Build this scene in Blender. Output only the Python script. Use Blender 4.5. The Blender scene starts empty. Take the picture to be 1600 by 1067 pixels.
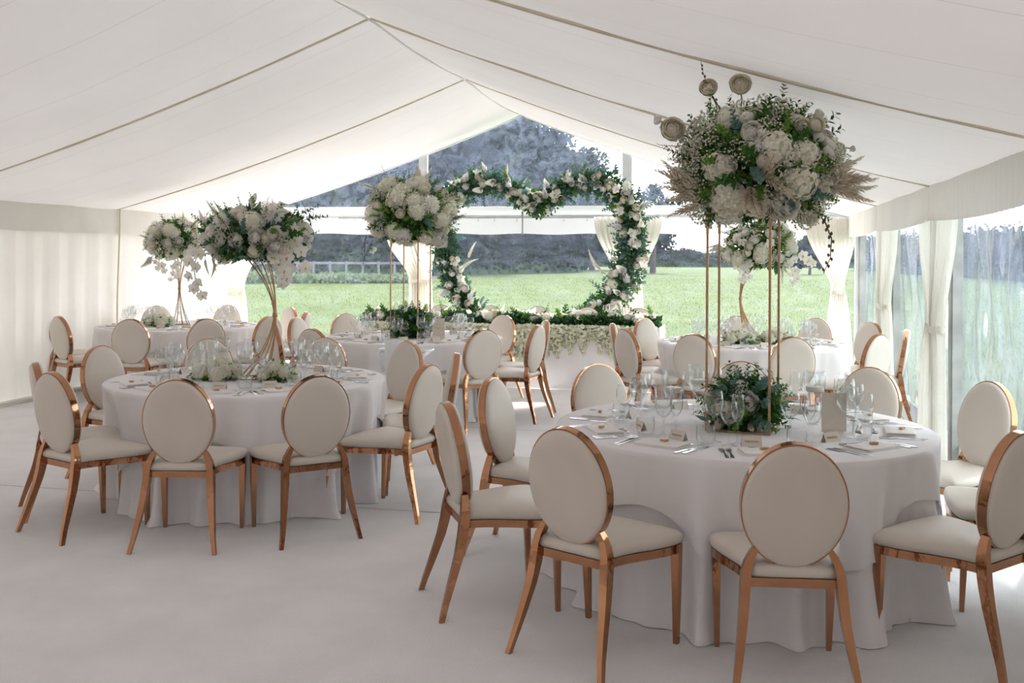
import bpy, math, random
import numpy as np
from mathutils import Vector, Matrix
R = math.radians
PI = math.pi
scn = bpy.context.scene
COL = scn.collection

# ------------------------------------------------------------------ camera
YAW = 0.2228
cam_d = bpy.data.cameras.new('camera')
cam = bpy.data.objects.new('camera', cam_d)
COL.objects.link(cam)
cam_d.sensor_width = 36.0
cam_d.lens = 36.0 * 1586.7 / 1600.0
cam_d.shift_y = -(533.5 - 398.04) / 1600.0
cam_d.clip_end = 1000
cam.matrix_world = (Matrix.Translation((0, 0, 1.6)) @ Matrix.Rotation(YAW, 4, 'Z')
                    @ Matrix.Rotation(PI / 2, 4, 'X') @ Matrix.Rotation(0.0054, 4, 'Z'))
scn.camera = cam
CR, CU = Vector((math.cos(YAW), math.sin(YAW), 0)), Vector((0, 0, 1))
CF = Vector((-math.sin(YAW), math.cos(YAW), 0))

# ------------------------------------------------------------------ light
w = bpy.data.worlds.new('sky')
scn.world = w
w.use_nodes = True
bg = w.node_tree.nodes['Background']
bg.inputs[0].default_value = (0.97, 0.95, 1.0, 1)
bg.inputs[1].default_value = 2.6
sun_d = bpy.data.lights.new('sun', 'SUN')
sun_d.energy = 4.0
sun_d.angle = R(4.0)
sun_d.color = (1.0, 0.96, 0.90)
sun = bpy.data.objects.new('sun', sun_d)
COL.objects.link(sun)
sun.rotation_euler = Vector((-0.12, -1.0, -0.76)).to_track_quat('-Z', 'Y').to_euler()

scn.view_settings.view_transform = 'Standard'
scn.view_settings.look = 'None'
scn.view_settings.gamma = 1.0
scn.view_settings.use_curve_mapping = False
scn.view_settings.exposure = 1.33
try:
    cy = scn.cycles
    cy.use_denoising = True
    cy.max_bounces = 12
    cy.diffuse_bounces = 5
    cy.glossy_bounces = 4
    cy.transmission_bounces = 8
    cy.transparent_max_bounces = 40
    cy.caustics_reflective = False
    cy.caustics_refractive = False
    cy.sample_clamp_indirect = 6.0
    cy.use_adaptive_sampling = True
except Exception:
    pass

# ------------------------------------------------------------------ materials
def mat(name):
    m = bpy.data.materials.new(name)
    m.use_nodes = True
    nt = m.node_tree
    nt.nodes.clear()
    out = nt.nodes.new('ShaderNodeOutputMaterial')
    return m, nt, out

def nd(nt, typ, **kw):
    n = nt.nodes.new(typ)
    for k, v in kw.items():
        if k.startswith('i_'):
            key = k[2:]
            key = int(key) if key.isdigit() else key.replace('_', ' ')
            n.inputs[key].default_value = v
        else:
            setattr(n, k, v)
    return n

def c4(c):
    return (c[0], c[1], c[2], 1)

def noise_mix(nt, c1, c2, scale, detail=3.0, coord='Object', lo=0.35, hi=0.65, stretch=None):
    tc = nd(nt, 'ShaderNodeTexCoord')
    nz = nd(nt, 'ShaderNodeTexNoise')
    nz.inputs['Scale'].default_value = scale
    nz.inputs['Detail'].default_value = detail
    if stretch:
        mp = nd(nt, 'ShaderNodeMapping')
        mp.inputs['Scale'].default_value = stretch
        nt.links.new(tc.outputs[coord], mp.inputs[0])
        nt.links.new(mp.outputs[0], nz.inputs['Vector'])
    else:
        nt.links.new(tc.outputs[coord], nz.inputs['Vector'])
    rp = nd(nt, 'ShaderNodeValToRGB')
    rp.color_ramp.elements[0].position = lo
    rp.color_ramp.elements[1].position = hi
    rp.color_ramp.elements[0].color = c4(c1)
    rp.color_ramp.elements[1].color = c4(c2)
    nt.links.new(nz.outputs['Fac'], rp.inputs[0])
    return rp, nz

def pbr(name, c1, c2=None, rough=0.6, metal=0.0, scale=8.0, bump=0.0, bscale=60.0, spec=0.4, sheen=0.0, stretch=None):
    m, nt, out = mat(name)
    p = nd(nt, 'ShaderNodeBsdfPrincipled')
    p.inputs['Roughness'].default_value = rough
    p.inputs['Metallic'].default_value = metal
    p.inputs['Specular IOR Level'].default_value = spec
    if sheen:
        p.inputs['Sheen Weight'].default_value = sheen
    rp, nz = noise_mix(nt, c1, c2 or c1, scale, stretch=stretch)
    nt.links.new(rp.outputs[0], p.inputs['Base Color'])
    if bump:
        tc = nd(nt, 'ShaderNodeTexCoord')
        n2 = nd(nt, 'ShaderNodeTexNoise')
        n2.inputs['Scale'].default_value = bscale
        nt.links.new(tc.outputs['Object'], n2.inputs['Vector'])
        b = nd(nt, 'ShaderNodeBump')
        b.inputs['Strength'].default_value = bump
        b.inputs['Distance'].default_value = 0.01
        nt.links.new(n2.outputs['Fac'], b.inputs['Height'])
        nt.links.new(b.outputs[0], p.inputs['Normal'])
    nt.links.new(p.outputs[0], out.inputs[0])
    return m

def fabric(name, c1, c2, trans, scale=3.0, bump=0.15, bscale=25.0, seam=0.0):
    """cloth that lets part of the light through"""
    m, nt, out = mat(name)
    rp, nz = noise_mix(nt, c1, c2, scale)
    col = rp.outputs[0]
    tc = nd(nt, 'ShaderNodeTexCoord')
    n2 = nd(nt, 'ShaderNodeTexNoise')
    n2.inputs['Scale'].default_value = bscale
    n2.inputs['Detail'].default_value = 2.0
    nt.links.new(tc.outputs['Object'], n2.inputs['Vector'])
    b = nd(nt, 'ShaderNodeBump')
    b.inputs['Strength'].default_value = bump
    b.inputs['Distance'].default_value = 0.02
    nt.links.new(n2.outputs['Fac'], b.inputs['Height'])
    if seam:
        sp = nd(nt, 'ShaderNodeSeparateXYZ')
        nt.links.new(tc.outputs['Object'], sp.inputs[0])
        mth = nd(nt, 'ShaderNodeMath', operation='MULTIPLY')
        mth.inputs[1].default_value = 1.0 / seam
        nt.links.new(sp.outputs['Y'], mth.inputs[0])
        fr = nd(nt, 'ShaderNodeMath', operation='FRACT')
        nt.links.new(mth.outputs[0], fr.inputs[0])
        lt = nd(nt, 'ShaderNodeMath', operation='LESS_THAN')
        lt.inputs[1].default_value = 0.008
        nt.links.new(fr.outputs[0], lt.inputs[0])
        mx = nd(nt, 'ShaderNodeMix', data_type='RGBA')
        mx.inputs['B'].default_value = (0.70, 0.66, 0.60, 1)
        nt.links.new(lt.outputs[0], mx.inputs['Factor'])
        nt.links.new(col, mx.inputs['A'])
        col = mx.outputs['Result']
    d = nd(nt, 'ShaderNodeBsdfDiffuse')
    t = nd(nt, 'ShaderNodeBsdfTranslucent')
    for n in (d, t):
        nt.links.new(col, n.inputs['Color'])
        nt.links.new(b.outputs[0], n.inputs['Normal'])
    mx2 = nd(nt, 'ShaderNodeMixShader')
    mx2.inputs[0].default_value = trans
    nt.links.new(d.outputs[0], mx2.inputs[1])
    nt.links.new(t.outputs[0], mx2.inputs[2])
    nt.links.new(mx2.outputs[0], out.inputs[0])
    return m

def pvc(name, haze=0.10, scratch=0.25, scale=9.0, stretch=(1, 1, 1), gloss=0.10, tint=(0.94, 0.96, 0.98), bump=0.0, rough=0.06):
    """clear plastic sheeting: mostly see-through, a veil of fine scratches, some gloss"""
    m, nt, out = mat(name)
    tr = nd(nt, 'ShaderNodeBsdfTransparent')
    tr.inputs[0].default_value = c4(tint)
    d = nd(nt, 'ShaderNodeBsdfDiffuse')
    d.inputs[0].default_value = (0.58, 0.70, 1.0, 1)
    tl = nd(nt, 'ShaderNodeBsdfTranslucent')
    tl.inputs[0].default_value = (0.58, 0.70, 1.0, 1)
    ad = nd(nt, 'ShaderNodeMixShader')
    ad.inputs[0].default_value = 0.7
    nt.links.new(d.outputs[0], ad.inputs[1])
    nt.links.new(tl.outputs[0], ad.inputs[2])
    rp, nz = noise_mix(nt, (haze, haze, haze), (haze + scratch,) * 3, scale, detail=9.0, lo=0.42, hi=0.78, stretch=stretch)
    nz.inputs['Roughness'].default_value = 0.75
    nz.inputs['Distortion'].default_value = 1.5
    m1 = nd(nt, 'ShaderNodeMixShader')
    nt.links.new(rp.outputs[0], m1.inputs[0])
    nt.links.new(tr.outputs[0], m1.inputs[1])
    nt.links.new(ad.outputs[0], m1.inputs[2])
    g = nd(nt, 'ShaderNodeBsdfGlossy')
    g.inputs['Roughness'].default_value = rough
    fr = nd(nt, 'ShaderNodeLayerWeight')
    fr.inputs['Blend'].default_value = 0.5
    pw = nd(nt, 'ShaderNodeMath', operation='POWER')
    pw.inputs[1].default_value = 4.0
    nt.links.new(fr.outputs['Facing'], pw.inputs[0])
    mr = nd(nt, 'ShaderNodeMapRange')
    mr.inputs['To Min'].default_value = gloss * 0.4; mr.inputs['To Max'].default_value = 0.2 + gloss * 3
    nt.links.new(pw.outputs[0], mr.inputs[0])
    m2 = nd(nt, 'ShaderNodeMixShader')
    nt.links.new(mr.outputs[0], m2.inputs[0])
    nt.links.new(m1.outputs[0], m2.inputs[1])
    nt.links.new(g.outputs[0], m2.inputs[2])
    nt.links.new(m2.outputs[0], out.inputs[0])
    return m

def glassy(name):
    """thin clear glass: clear face on, shinier and slightly darker towards the edges"""
    m, nt, out = mat(name)
    fr = nd(nt, 'ShaderNodeLayerWeight')
    fr.inputs['Blend'].default_value = 0.5
    rp = nd(nt, 'ShaderNodeValToRGB')
    rp.color_ramp.elements[0].position = 0.55; rp.color_ramp.elements[0].color = (0.985, 0.99, 0.99, 1)
    rp.color_ramp.elements[1].position = 1.0; rp.color_ramp.elements[1].color = (0.80, 0.83, 0.85, 1)
    nt.links.new(fr.outputs['Facing'], rp.inputs[0])
    tr = nd(nt, 'ShaderNodeBsdfTransparent')
    nt.links.new(rp.outputs[0], tr.inputs[0])
    g = nd(nt, 'ShaderNodeBsdfGlossy')
    g.inputs['Roughness'].default_value = 0.03
    pw = nd(nt, 'ShaderNodeMath', operation='POWER')
    pw.inputs[1].default_value = 3.5
    nt.links.new(fr.outputs['Facing'], pw.inputs[0])
    mr = nd(nt, 'ShaderNodeMapRange')
    mr.inputs['To Min'].default_value = 0.05; mr.inputs['To Max'].default_value = 0.85
    nt.links.new(pw.outputs[0], mr.inputs[0])
    m2 = nd(nt, 'ShaderNodeMixShader')
    nt.links.new(mr.outputs[0], m2.inputs[0])
    nt.links.new(tr.outputs[0], m2.inputs[1])
    nt.links.new(g.outputs[0], m2.inputs[2])
    nt.links.new(m2.outputs[0], out.inputs[0])
    return m

def petal_mat(name, c1, c2, trans=0.3, scale=20.0):
    m, nt, out = mat(name)
    rp, nz = noise_mix(nt, c1, c2, scale)
    d = nd(nt, 'ShaderNodeBsdfDiffuse')
    t = nd(nt, 'ShaderNodeBsdfTranslucent')
    nt.links.new(rp.outputs[0], d.inputs[0])
    nt.links.new(rp.outputs[0], t.inputs[0])
    mx = nd(nt, 'ShaderNodeMixShader')
    mx.inputs[0].default_value = trans
    nt.links.new(d.outputs[0], mx.inputs[1])
    nt.links.new(t.outputs[0], mx.inputs[2])
    nt.links.new(mx.outputs[0], out.inputs[0])
    return m

M = {}
M['lining'] = fabric('roof_lining', (0.86, 0.84, 0.82), (0.83, 0.81, 0.79), 0.04, scale=1.2, bump=0.10, bscale=9, seam=0.755)
M['wall_lining'] = fabric('wall_lining', (0.86, 0.83, 0.78), (0.82, 0.79, 0.73), 0.11, scale=2.0, bump=0.25, bscale=8)
M['lined_wall'] = fabric('lined_wall', (0.86, 0.83, 0.78), (0.82, 0.79, 0.73), 0.02, scale=2.0, bump=0.25, bscale=8)
M['curtain'] = fabric('curtain_voile', (0.88, 0.85, 0.79), (0.85, 0.82, 0.75), 0.45, scale=4.0, bump=0.15, bscale=30)
M['white_pvc'] = fabric('white_pvc', (0.85, 0.86, 0.88), (0.82, 0.83, 0.85), 0.09, scale=3.0, bump=0.1)
M['tape'] = pbr('seam_tape', (0.76, 0.69, 0.55), (0.68, 0.61, 0.47), rough=0.8)
M['steel'] = pbr('grey_alloy', (0.50, 0.50, 0.49), (0.36, 0.36, 0.35), rough=0.45, metal=0.3, scale=5)
M['white_alloy'] = pbr('white_alloy', (0.72, 0.73, 0.75), (0.66, 0.67, 0.70), rough=0.4)
M['carpet'] = pbr('white_carpet', (0.86, 0.83, 0.83), (0.80, 0.77, 0.77), rough=0.95, scale=2.5, bump=0.5, bscale=160, spec=0.1)
M['seam'] = pbr('carpet_seam', (0.45, 0.43, 0.42), rough=0.95)
M['cloth'] = fabric('tablecloth', (0.90, 0.87, 0.88), (0.87, 0.84, 0.85), 0.08, scale=6, bump=0.06, bscale=14)
M['napkin'] = pbr('napkin', (0.86, 0.82, 0.80), (0.80, 0.76, 0.74), rough=0.9, scale=30, bump=0.2, bscale=300)
M['ivory'] = pbr('ivory_leatherette', (0.68, 0.615, 0.545), (0.65, 0.585, 0.515), rough=0.42, scale=4, bump=0.05, bscale=250, spec=0.4)
M['copper'] = pbr('copper', (0.50, 0.255, 0.145), (0.40, 0.20, 0.11), rough=0.11, metal=1.0, scale=6, bump=0.22, bscale=16)
M['gold'] = pbr('brushed_gold', (0.50, 0.31, 0.17), (0.42, 0.26, 0.13), rough=0.35, metal=0.85, scale=40)
M['glass'] = glassy('clear_glass')
M['silver'] = pbr('cutlery_steel', (0.62, 0.62, 0.63), (0.5, 0.5, 0.52), rough=0.16, metal=1.0, scale=60)
M['card'] = pbr('cream_card', (0.72, 0.65, 0.57), (0.70, 0.63, 0.55), rough=0.8, scale=50)
M['goldink'] = pbr('gold_ink', (0.62, 0.38, 0.20), (0.55, 0.33, 0.17), rough=0.5)
M['toffee'] = pbr('copper_foil', (0.70, 0.40, 0.18), (0.55, 0.30, 0.12), rough=0.35, metal=0.4, scale=50)
M['wax'] = pbr('white_wax', (0.85, 0.82, 0.76), rough=0.5)
M['plastic'] = pbr('white_plastic', (0.80, 0.82, 0.85), (0.77, 0.79, 0.82), rough=0.3)
M['cream'] = petal_mat('cream_petal', (0.96, 0.925, 0.83), (0.94, 0.89, 0.76), 0.3)
M['white'] = petal_mat('white_petal', (0.95, 0.935, 0.89), (0.93, 0.905, 0.85), 0.3)
M['hydr'] = petal_mat('hydrangea_petal', (0.92, 0.89, 0.80), (0.86, 0.85, 0.70), scale=35)
M['heart'] = petal_mat('flower_heart', (0.75, 0.58, 0.22), (0.65, 0.55, 0.15), 0.1)
M['plume'] = petal_mat('pampas', (0.82, 0.74, 0.62), (0.74, 0.66, 0.54), 0.3)
M['wplume'] = petal_mat('bleached_plume', (0.86, 0.85, 0.84), (0.78, 0.76, 0.76), 0.25)
M['gyp'] = petal_mat('gypsophila', (0.83, 0.80, 0.71), (0.74, 0.71, 0.58), 0.2)
M['wist'] = petal_mat('wisteria', (0.92, 0.91, 0.82), (0.86, 0.87, 0.66), 0.35, scale=40)
M['leaf'] = petal_mat('green_leaf', (0.035, 0.105, 0.03), (0.09, 0.20, 0.05), 0.25, scale=9)
M['bright'] = petal_mat('bright_leaf', (0.10, 0.24, 0.04), (0.20, 0.34, 0.07), 0.3, scale=12)
M['euca'] = petal_mat('eucalyptus_leaf', (0.09, 0.19, 0.16), (0.20, 0.32, 0.28), 0.2, scale=9)
M['ivy'] = petal_mat('ivy_leaf', (0.03, 0.09, 0.045), (0.07, 0.17, 0.06), 0.2, scale=9)
M['stem'] = pbr('green_stem', (0.13, 0.22, 0.07), (0.10, 0.17, 0.05), rough=0.7)
M['twig'] = pbr('brown_twig', (0.12, 0.08, 0.055), (0.20, 0.15, 0.11), rough=0.8, scale=40)
M['berry'] = pbr('dark_berry', (0.10, 0.02, 0.025), (0.16, 0.04, 0.04), rough=0.5)
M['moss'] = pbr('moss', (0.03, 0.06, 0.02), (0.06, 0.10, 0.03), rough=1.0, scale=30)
M['grass'] = petal_mat('grass_blade', (0.060, 0.085, 0.026), (0.095, 0.120, 0.048), 0.6, scale=2)
M['field'] = pbr('meadow', (0.047, 0.068, 0.020), (0.066, 0.088, 0.031), rough=0.95, scale=0.35, spec=0.05)
M['tree'] = petal_mat('tree_leaf', (0.014, 0.024, 0.013), (0.034, 0.050, 0.022), 0.15, scale=0.6)
M['hedge'] = petal_mat('hedge_leaf', (0.015, 0.021, 0.012), (0.034, 0.042, 0.022), 0.15, scale=0.6)
M['weed'] = petal_mat('weed_leaf', (0.07, 0.10, 0.05), (0.14, 0.18, 0.10), 0.3, scale=1.5)
M['bark'] = pbr('bark', (0.06, 0.045, 0.035), (0.10, 0.08, 0.06), rough=0.95)
M['wood'] = pbr('weathered_rail', (0.13, 0.13, 0.135), (0.09, 0.09, 0.095), rough=0.9, scale=3)
M['gable_pvc'] = pvc('gable_clear_pvc', 0.038, 0.17, scale=5.0, gloss=0.03)
M['panel_pvc'] = pvc('panel_clear_pvc', 0.020, 0.085, scale=2.2, stretch=(1, 1, 2.5), gloss=0.04)
M['side_pvc'] = pvc('side_clear_pvc', 0.13, 0.28, scale=2.6, stretch=(1.8, 1.8, 0.4), gloss=0.22, tint=(0.66, 0.74, 0.70), rough=0.12)

# ------------------------------------------------------------------ mesh helpers
class MB:
    def __init__(s):
        s.v = []; s.f = []; s.mi = []; s.mats = []; s.cur = 0
    def use(s, m):
        if m not in s.mats:
            s.mats.append(m)
        s.cur = s.mats.index(m)
        return s
    def add(s, vs, fs):
        b = len(s.v)
        s.v.extend([tuple(x) for x in vs])
        for f in fs:
            s.f.append(tuple(i + b for i in f)); s.mi.append(s.cur)
        return s
    def box(s, c, d, rz=0.0, mtx=None):
        x, y, z = d[0] / 2, d[1] / 2, d[2] / 2
        ca, sa = math.cos(rz), math.sin(rz)
        vs = []
        for p in ((-x, -y, -z), (x, -y, -z), (x, y, -z), (-x, y, -z), (-x, -y, z), (x, -y, z), (x, y, z), (-x, y, z)):
            q = (c[0] + p[0] * ca - p[1] * sa, c[1] + p[0] * sa + p[1] * ca, c[2] + p[2])
            vs.append(mtx @ Vector(q) if mtx else q)
        return s.add(vs, [(0, 3, 2, 1), (4, 5, 6, 7), (0, 1, 5, 4), (1, 2, 6, 5), (2, 3, 7, 6), (3, 0, 4, 7)])
    def grid(s, fn, nu, nv, closed=False):
        vs = [fn(i / nu, j / nv) for j in range(nv + 1) for i in range(nu if closed else nu + 1)]
        k = nu if closed else nu + 1
        fs = []
        for j in range(nv):
            for i in range(nu):
                a = j * k + i; b = j * k + (i + 1) % k
                fs.append((a, b, b + k, a + k))
        return s.add(vs, fs)
    def tube(s, path, rad, n=8, caps=True, sq=None):
        P = [Vector(p) for p in path]
        m = len(P)
        rs = rad if isinstance(rad, (list, tuple)) else [rad] * m
        vs = []
        prev = None
        for i in range(m):
            t = (P[min(i + 1, m - 1)] - P[max(i - 1, 0)])
            if t.length < 1e-9: t = Vector((0, 0, 1))
            t.normalize()
            if prev is None:
                a = Vector((1, 0, 0)) if abs(t.x) < 0.9 else Vector((0, 1, 0))
                a = (a - t * a.dot(t)).normalized()
            else:
                a = (prev - t * prev.dot(t)).normalized()
            prev = a
            b = t.cross(a)
            for k in range(n):
                th = 2 * PI * (k + (0.5 if n == 4 else 0)) / n
                vs.append(P[i] + (a * math.cos(th) + b * math.sin(th)) * rs[i])
        fs = []
        for i in range(m - 1):
            for k in range(n):
                fs.append((i * n + k, i * n + (k + 1) % n, (i + 1) * n + (k + 1) % n, (i + 1) * n + k))
        if caps:
            fs.append(tuple(range(n - 1, -1, -1))); fs.append(tuple((m - 1) * n + k for k in range(n)))
        return s.add(vs, fs)
    def lathe(s, prof, n=20, c=(0, 0, 0)):
        k = len(prof)
        vs = [(c[0] + r * math.cos(2 * PI * i / n), c[1] + r * math.sin(2 * PI * i / n), c[2] + z) for r, z in prof for i in range(n)]
        fs = [(j * n + i, j * n + (i + 1) % n, (j + 1) * n + (i + 1) % n, (j + 1) * n + i) for j in range(k - 1) for i in range(n)]
        if prof[0][0] > 1e-6: fs.append(tuple(range(n - 1, -1, -1)))
        if prof[-1][0] > 1e-6: fs.append(tuple((k - 1) * n + i for i in range(n)))
        return s.add(vs, fs)
    def ball(s, c, r, n=8, m=5, sz=1.0):
        prof = [(max(r * math.sin(PI * j / m), 1e-7), -r * sz * math.cos(PI * j / m)) for j in range(m + 1)]
        return s.lathe(prof, n, c)
    def mesh(s, name, m=None, smooth=True):
        me = bpy.data.meshes.new(name)
        me.from_pydata(s.v, [], s.f)
        for x in (s.mats or [m]):
            me.materials.append(x)
        if s.mats:
            me.polygons.foreach_set('material_index', s.mi)
        if smooth:
            me.polygons.foreach_set('use_smooth', [True] * len(me.polygons))
        me.update()
        return me

def link(name, data, parent=None, loc=None, mtx=None):
    o = bpy.data.objects.new(name, data)
    COL.objects.link(o)
    if parent: o.parent = parent
    if loc is not None: o.location = loc
    if mtx is not None: o.matrix_local = mtx
    return o

def smooth_by_angle(me, deg=35):
    try:
        me.set_sharp_from_angle(angle=R(deg))
    except Exception:
        pass
    return me

def thing(name, label, cat, loc=(0, 0, 0), rz=0.0, group=None, data=None):
    o = bpy.data.objects.new(name, data)
    COL.objects.link(o)
    o.location = loc
    o.rotation_euler = (0, 0, rz)
    o['label'] = label; o['category'] = cat
    if group: o['group'] = group
    return o

def struct(name, me, parent=None, loc=None):
    o = link(name, me, parent, loc)
    if not parent: o['kind'] = 'structure'
    return o

def copy_tree(o, parent=None):
    c = o.copy()
    COL.objects.link(c)
    if parent: c.parent = parent
    for ch in o.children:
        copy_tree(ch, c)
    return c

def smoothstep(t):
    t = min(max(t, 0), 1)
    return t * t * (3 - 2 * t)

def orient(d, roll=0.0, loc=(0, 0, 0), s=1.0):
    """matrix whose local +Z points along d"""
    q = Vector(d).to_track_quat('Z', 'Y')
    return Matrix.Translation(loc) @ q.to_matrix().to_4x4() @ Matrix.Rotation(roll, 4, 'Z') @ Matrix.Diagonal((s, s, s, 1))

def pane_frame(d):
    q = Vector(d).to_track_quat('Z', 'Y')
    return q @ Vector((1, 0, 0)), q @ Vector((0, 1, 0))

# ------------------------------------------------------------------ the marquee
XL, XR, ZE, ZR = -7.52, 1.39, 2.12, 3.59
XC, HW = (XL + XR) / 2, (XR - XL) / 2
RAFT = [8.066 + 3.02 * k for k in range(-7, 3)]       # rafter stations, the last is the glazed gable
YG, YB = RAFT[-1], RAFT[0]
WR, WL = 1.56, -7.68                                  # outer wall planes

def roof_z(x, y, off=0.0):
    t = min(abs(x - XC) / HW, 1.0)
    z = ZR + (ZE - ZR) * t
    s = min(abs(y - r) for r in RAFT) / 1.51
    sag = 0.085 + 0.05 * math.sin(s * PI / 2)
    return z - sag * 4 * t * (1 - t) - 0.05 * math.sin(s * PI / 2) * (1 - t) + off

def build_roof():
    for side, nm in ((-1, 'ceiling_left'), (1, 'ceiling_right')):
        b = MB()
        rnd = random.Random(3 + side)
        ph = [rnd.uniform(0, 6) for _ in range(4)]
        def fn(u, v):
            x = XC + side * HW * v
            y = YB + (YG - YB) * u
            z = roof_z(x, y)
            z += 0.006 * math.sin(26 * v + ph[0] + 1.5 * math.sin(y * 1.3)) * math.sin(y * 4.0 + ph[1])
            return (x, y, z)
        b.grid(fn, 216, 26)
        struct(nm, b.mesh(nm, M['lining']))
    # rafters' seam tapes
    k = 1
    for y in RAFT[:-1]:
        for side in (-1, 1):
            b = MB()
            pts = [(XC + side * HW * t, y, roof_z(XC + side * HW * t, y) - 0.004) for t in [i / 24 for i in range(25)]]
            rr = [0.013 if i < 16 else 0.013 - 0.0007 * (i - 16) for i in range(25)]
            b.tube(pts, rr, 6)
            struct('trim_%d' % k, b.mesh('trim', M['tape'])); k += 1
    b = MB()
    b.tube([(XC, YB + i * (YG - YB) / 42, roof_z(XC, YB + i * (YG - YB) / 42) - 0.002) for i in range(43)], 0.012, 6)
    struct('trim_%d' % k, b.mesh('trim', M['lining'])); k += 1
    # gable edge piping
    for side in (-1, 1):
        b = MB()
        b.tube([(XC + side * HW * t, YG - 0.01, roof_z(XC + side * HW * t, YG) - 0.006) for t in [i / 24 for i in range(25)]], 0.016, 6)
        struct('trim_%d' % k, b.mesh('trim', M['white_pvc'])); k += 1
    # outer roof eaves strip closing the gap between lining and wall frame
    for x0, x1 in ((WL - 0.05, XL + 0.02), (XR - 0.02, WR + 0.05)):
        b = MB()
        b.box(((x0 + x1) / 2, (YB + YG) / 2, ZE + 0.03), (x1 - x0, YG - YB, 0.05))
        struct('trim_%d' % k, b.mesh('trim', M['white_pvc'], False)); k += 1
    return k

TRIM = build_roof()

def pleat_wall(x, y0, y1, z0, z1, amp, freq, seed, axis='y', nz=14):
    """hanging pleated lining along a wall"""
    b = MB()
    rnd = random.Random(seed)
    ph = [rnd.uniform(0, 6) for _ in range(6)]
    n = max(20, int(abs(y1 - y0) * freq * 7))
    def fn(u, v):
        y = y0 + (y1 - y0) * u
        z = z1 + (z0 - z1) * v
        a = amp * (0.55 + 0.45 * math.sin(y * 1.7 + ph[0])) * (0.35 + 0.65 * min(1, v * 2 + 0.2))
        d = a * math.sin(2 * PI * freq * y + 1.2 * math.sin(y * 2.3 + ph[1]) + 0.5 * v) + 0.4 * a * math.sin(2 * PI * freq * 2.3 * y + ph[2])
        return (x + d, y, z) if axis == 'y' else (y, x + d, z)
    return b.grid(fn, n, nz)

# left lined wall, its valance and edge strip
struct('wall_left', pleat_wall(XL - 0.03, YB, YG, 0.0, ZE + 0.02, 0.028, 3.0, 5).mesh('wall_left', M['wall_lining']))
b = pleat_wall(XL + 0.045, YB, YG, ZE - 0.29, ZE + 0.015, 0.008, 2.0, 9, nz=5)
struct('trim_%d' % TRIM, b.mesh('valance', M['wall_lining'])); TRIM += 1
b = MB(); b.box((XL + 0.05, (YB + YG) / 2, 0.02), (0.10, YG - YB, 0.04))
struct('baseboard_left', b.mesh('baseboard', M['wall_lining'], False))
b = MB()
b.grid(lambda u, v: (WR + 0.005 + 0.012 * math.sin(31 * u) * v, RAFT[6] + (YG - RAFT[6]) * u, 0.22 * (1 - v)), 160, 4)
struct('baseboard_right', b.mesh('baseboard', M['white_pvc']))
for y in RAFT[6:-1]:
    b = MB(); b.tube([(XL + 0.075, y, ZE + 0.01), (XL + 0.07, y, ZE - 0.30), (XL + 0.03, y + 0.02, 1.0), (XL + 0.035, y + 0.02, 0.05)], 0.010, 5)
    struct('trim_%d' % TRIM, b.mesh('trim', M['tape'])); TRIM += 1
# wall behind the camera
b = pleat_wall(YB + 0.02, WL, WR, 0.0, ZR, 0.03, 2.5, 15, axis='x')
struct('wall_back', b.mesh('wall_back', M['lined_wall']))
# right wall near bays behind the camera are lined
struct('wall_right', pleat_wall(XR + 0.10, YB, RAFT[6], 0.0, ZE + 0.02, 0.028, 3.0, 25).mesh('wall_right', M['lined_wall']))
# right valance: pleated, hung bay by bay
for i in range(len(RAFT) - 1):
    y0, y1 = RAFT[i], RAFT[i + 1]
    b = MB()
    def fn(u, v, y0=y0, y1=y1):
        y = y0 - 0.02 + (y1 - y0 + 0.03) * u
        sag = 0.03 * math.sin(PI * u)
        z = ZE + 0.015 - (0.265 + sag) * v
        d = 0.010 * math.sin(2 * PI * 9 * y + math.sin(5 * y)) * (0.3 + 0.7 * v) + 0.010 * math.exp(-((u - 0.02) / 0.03) ** 2) * v
        return (XR - 0.035 - d, y, z)
    b.grid(fn, 120, 5)
    struct('trim_%d' % TRIM, b.mesh('valance', M['wall_lining'])); TRIM += 1
# right wall posts
for k, y in enumerate(RAFT[6:]):
    b = MB()
    b.box((WR - 0.01, y, 1.08), (0.07, 0.11, 2.16))
    b.box((WR - 0.05, y, 1.08), (0.02, 0.05, 2.16))
    struct('trim_%d' % TRIM, b.mesh('post', M['steel'], False)); TRIM += 1
# clear side panels, wrinkled sheets
def side_panel(i, y0, y1, seed, amp):
    rnd = random.Random(seed)
    waves = [(rnd.uniform(3, 14), rnd.uniform(-7, 2), rnd.uniform(0, 6), rnd.uniform(0.3, 1)) for _ in range(7)]
    b = MB()
    def fn(u, v):
        y = y0 + 0.05 + (y1 - y0 - 0.10) * u
        z = 0.02 + 2.13 * v
        d = 0
        for fy, fz, p, a in waves:
            t = math.sin(fy * (y - y0) + fz * z + p)
            d += a * (abs(t) ** 1.5) * (1 if t > 0 else -0.6)
        e = min(1, u * 8, (1 - u) * 8)
        return (WR + 0.02 + amp * d * e, y, z)
    b.grid(fn, 110, 44)
    w_ = struct('window_%d' % i, b.mesh('window', M['side_pvc']))
    b = MB()
    b.tube([(WR - 0.02 + 0.012 * math.sin(9 * z), y0 + 0.07 + 0.03 * math.exp(-((z - 1.0) / 0.10) ** 2), z) for z in [0.02 + 2.1 * k / 30 for k in range(31)]], 0.012, 5)
    struct('sash_rope', b.mesh('edge_piping', M['white_pvc']), w_)
    return w_
for i in range(6, 9):
    side_panel(i - 5, RAFT[i], RAFT[i + 1], 40 + i, 0.013)

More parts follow.
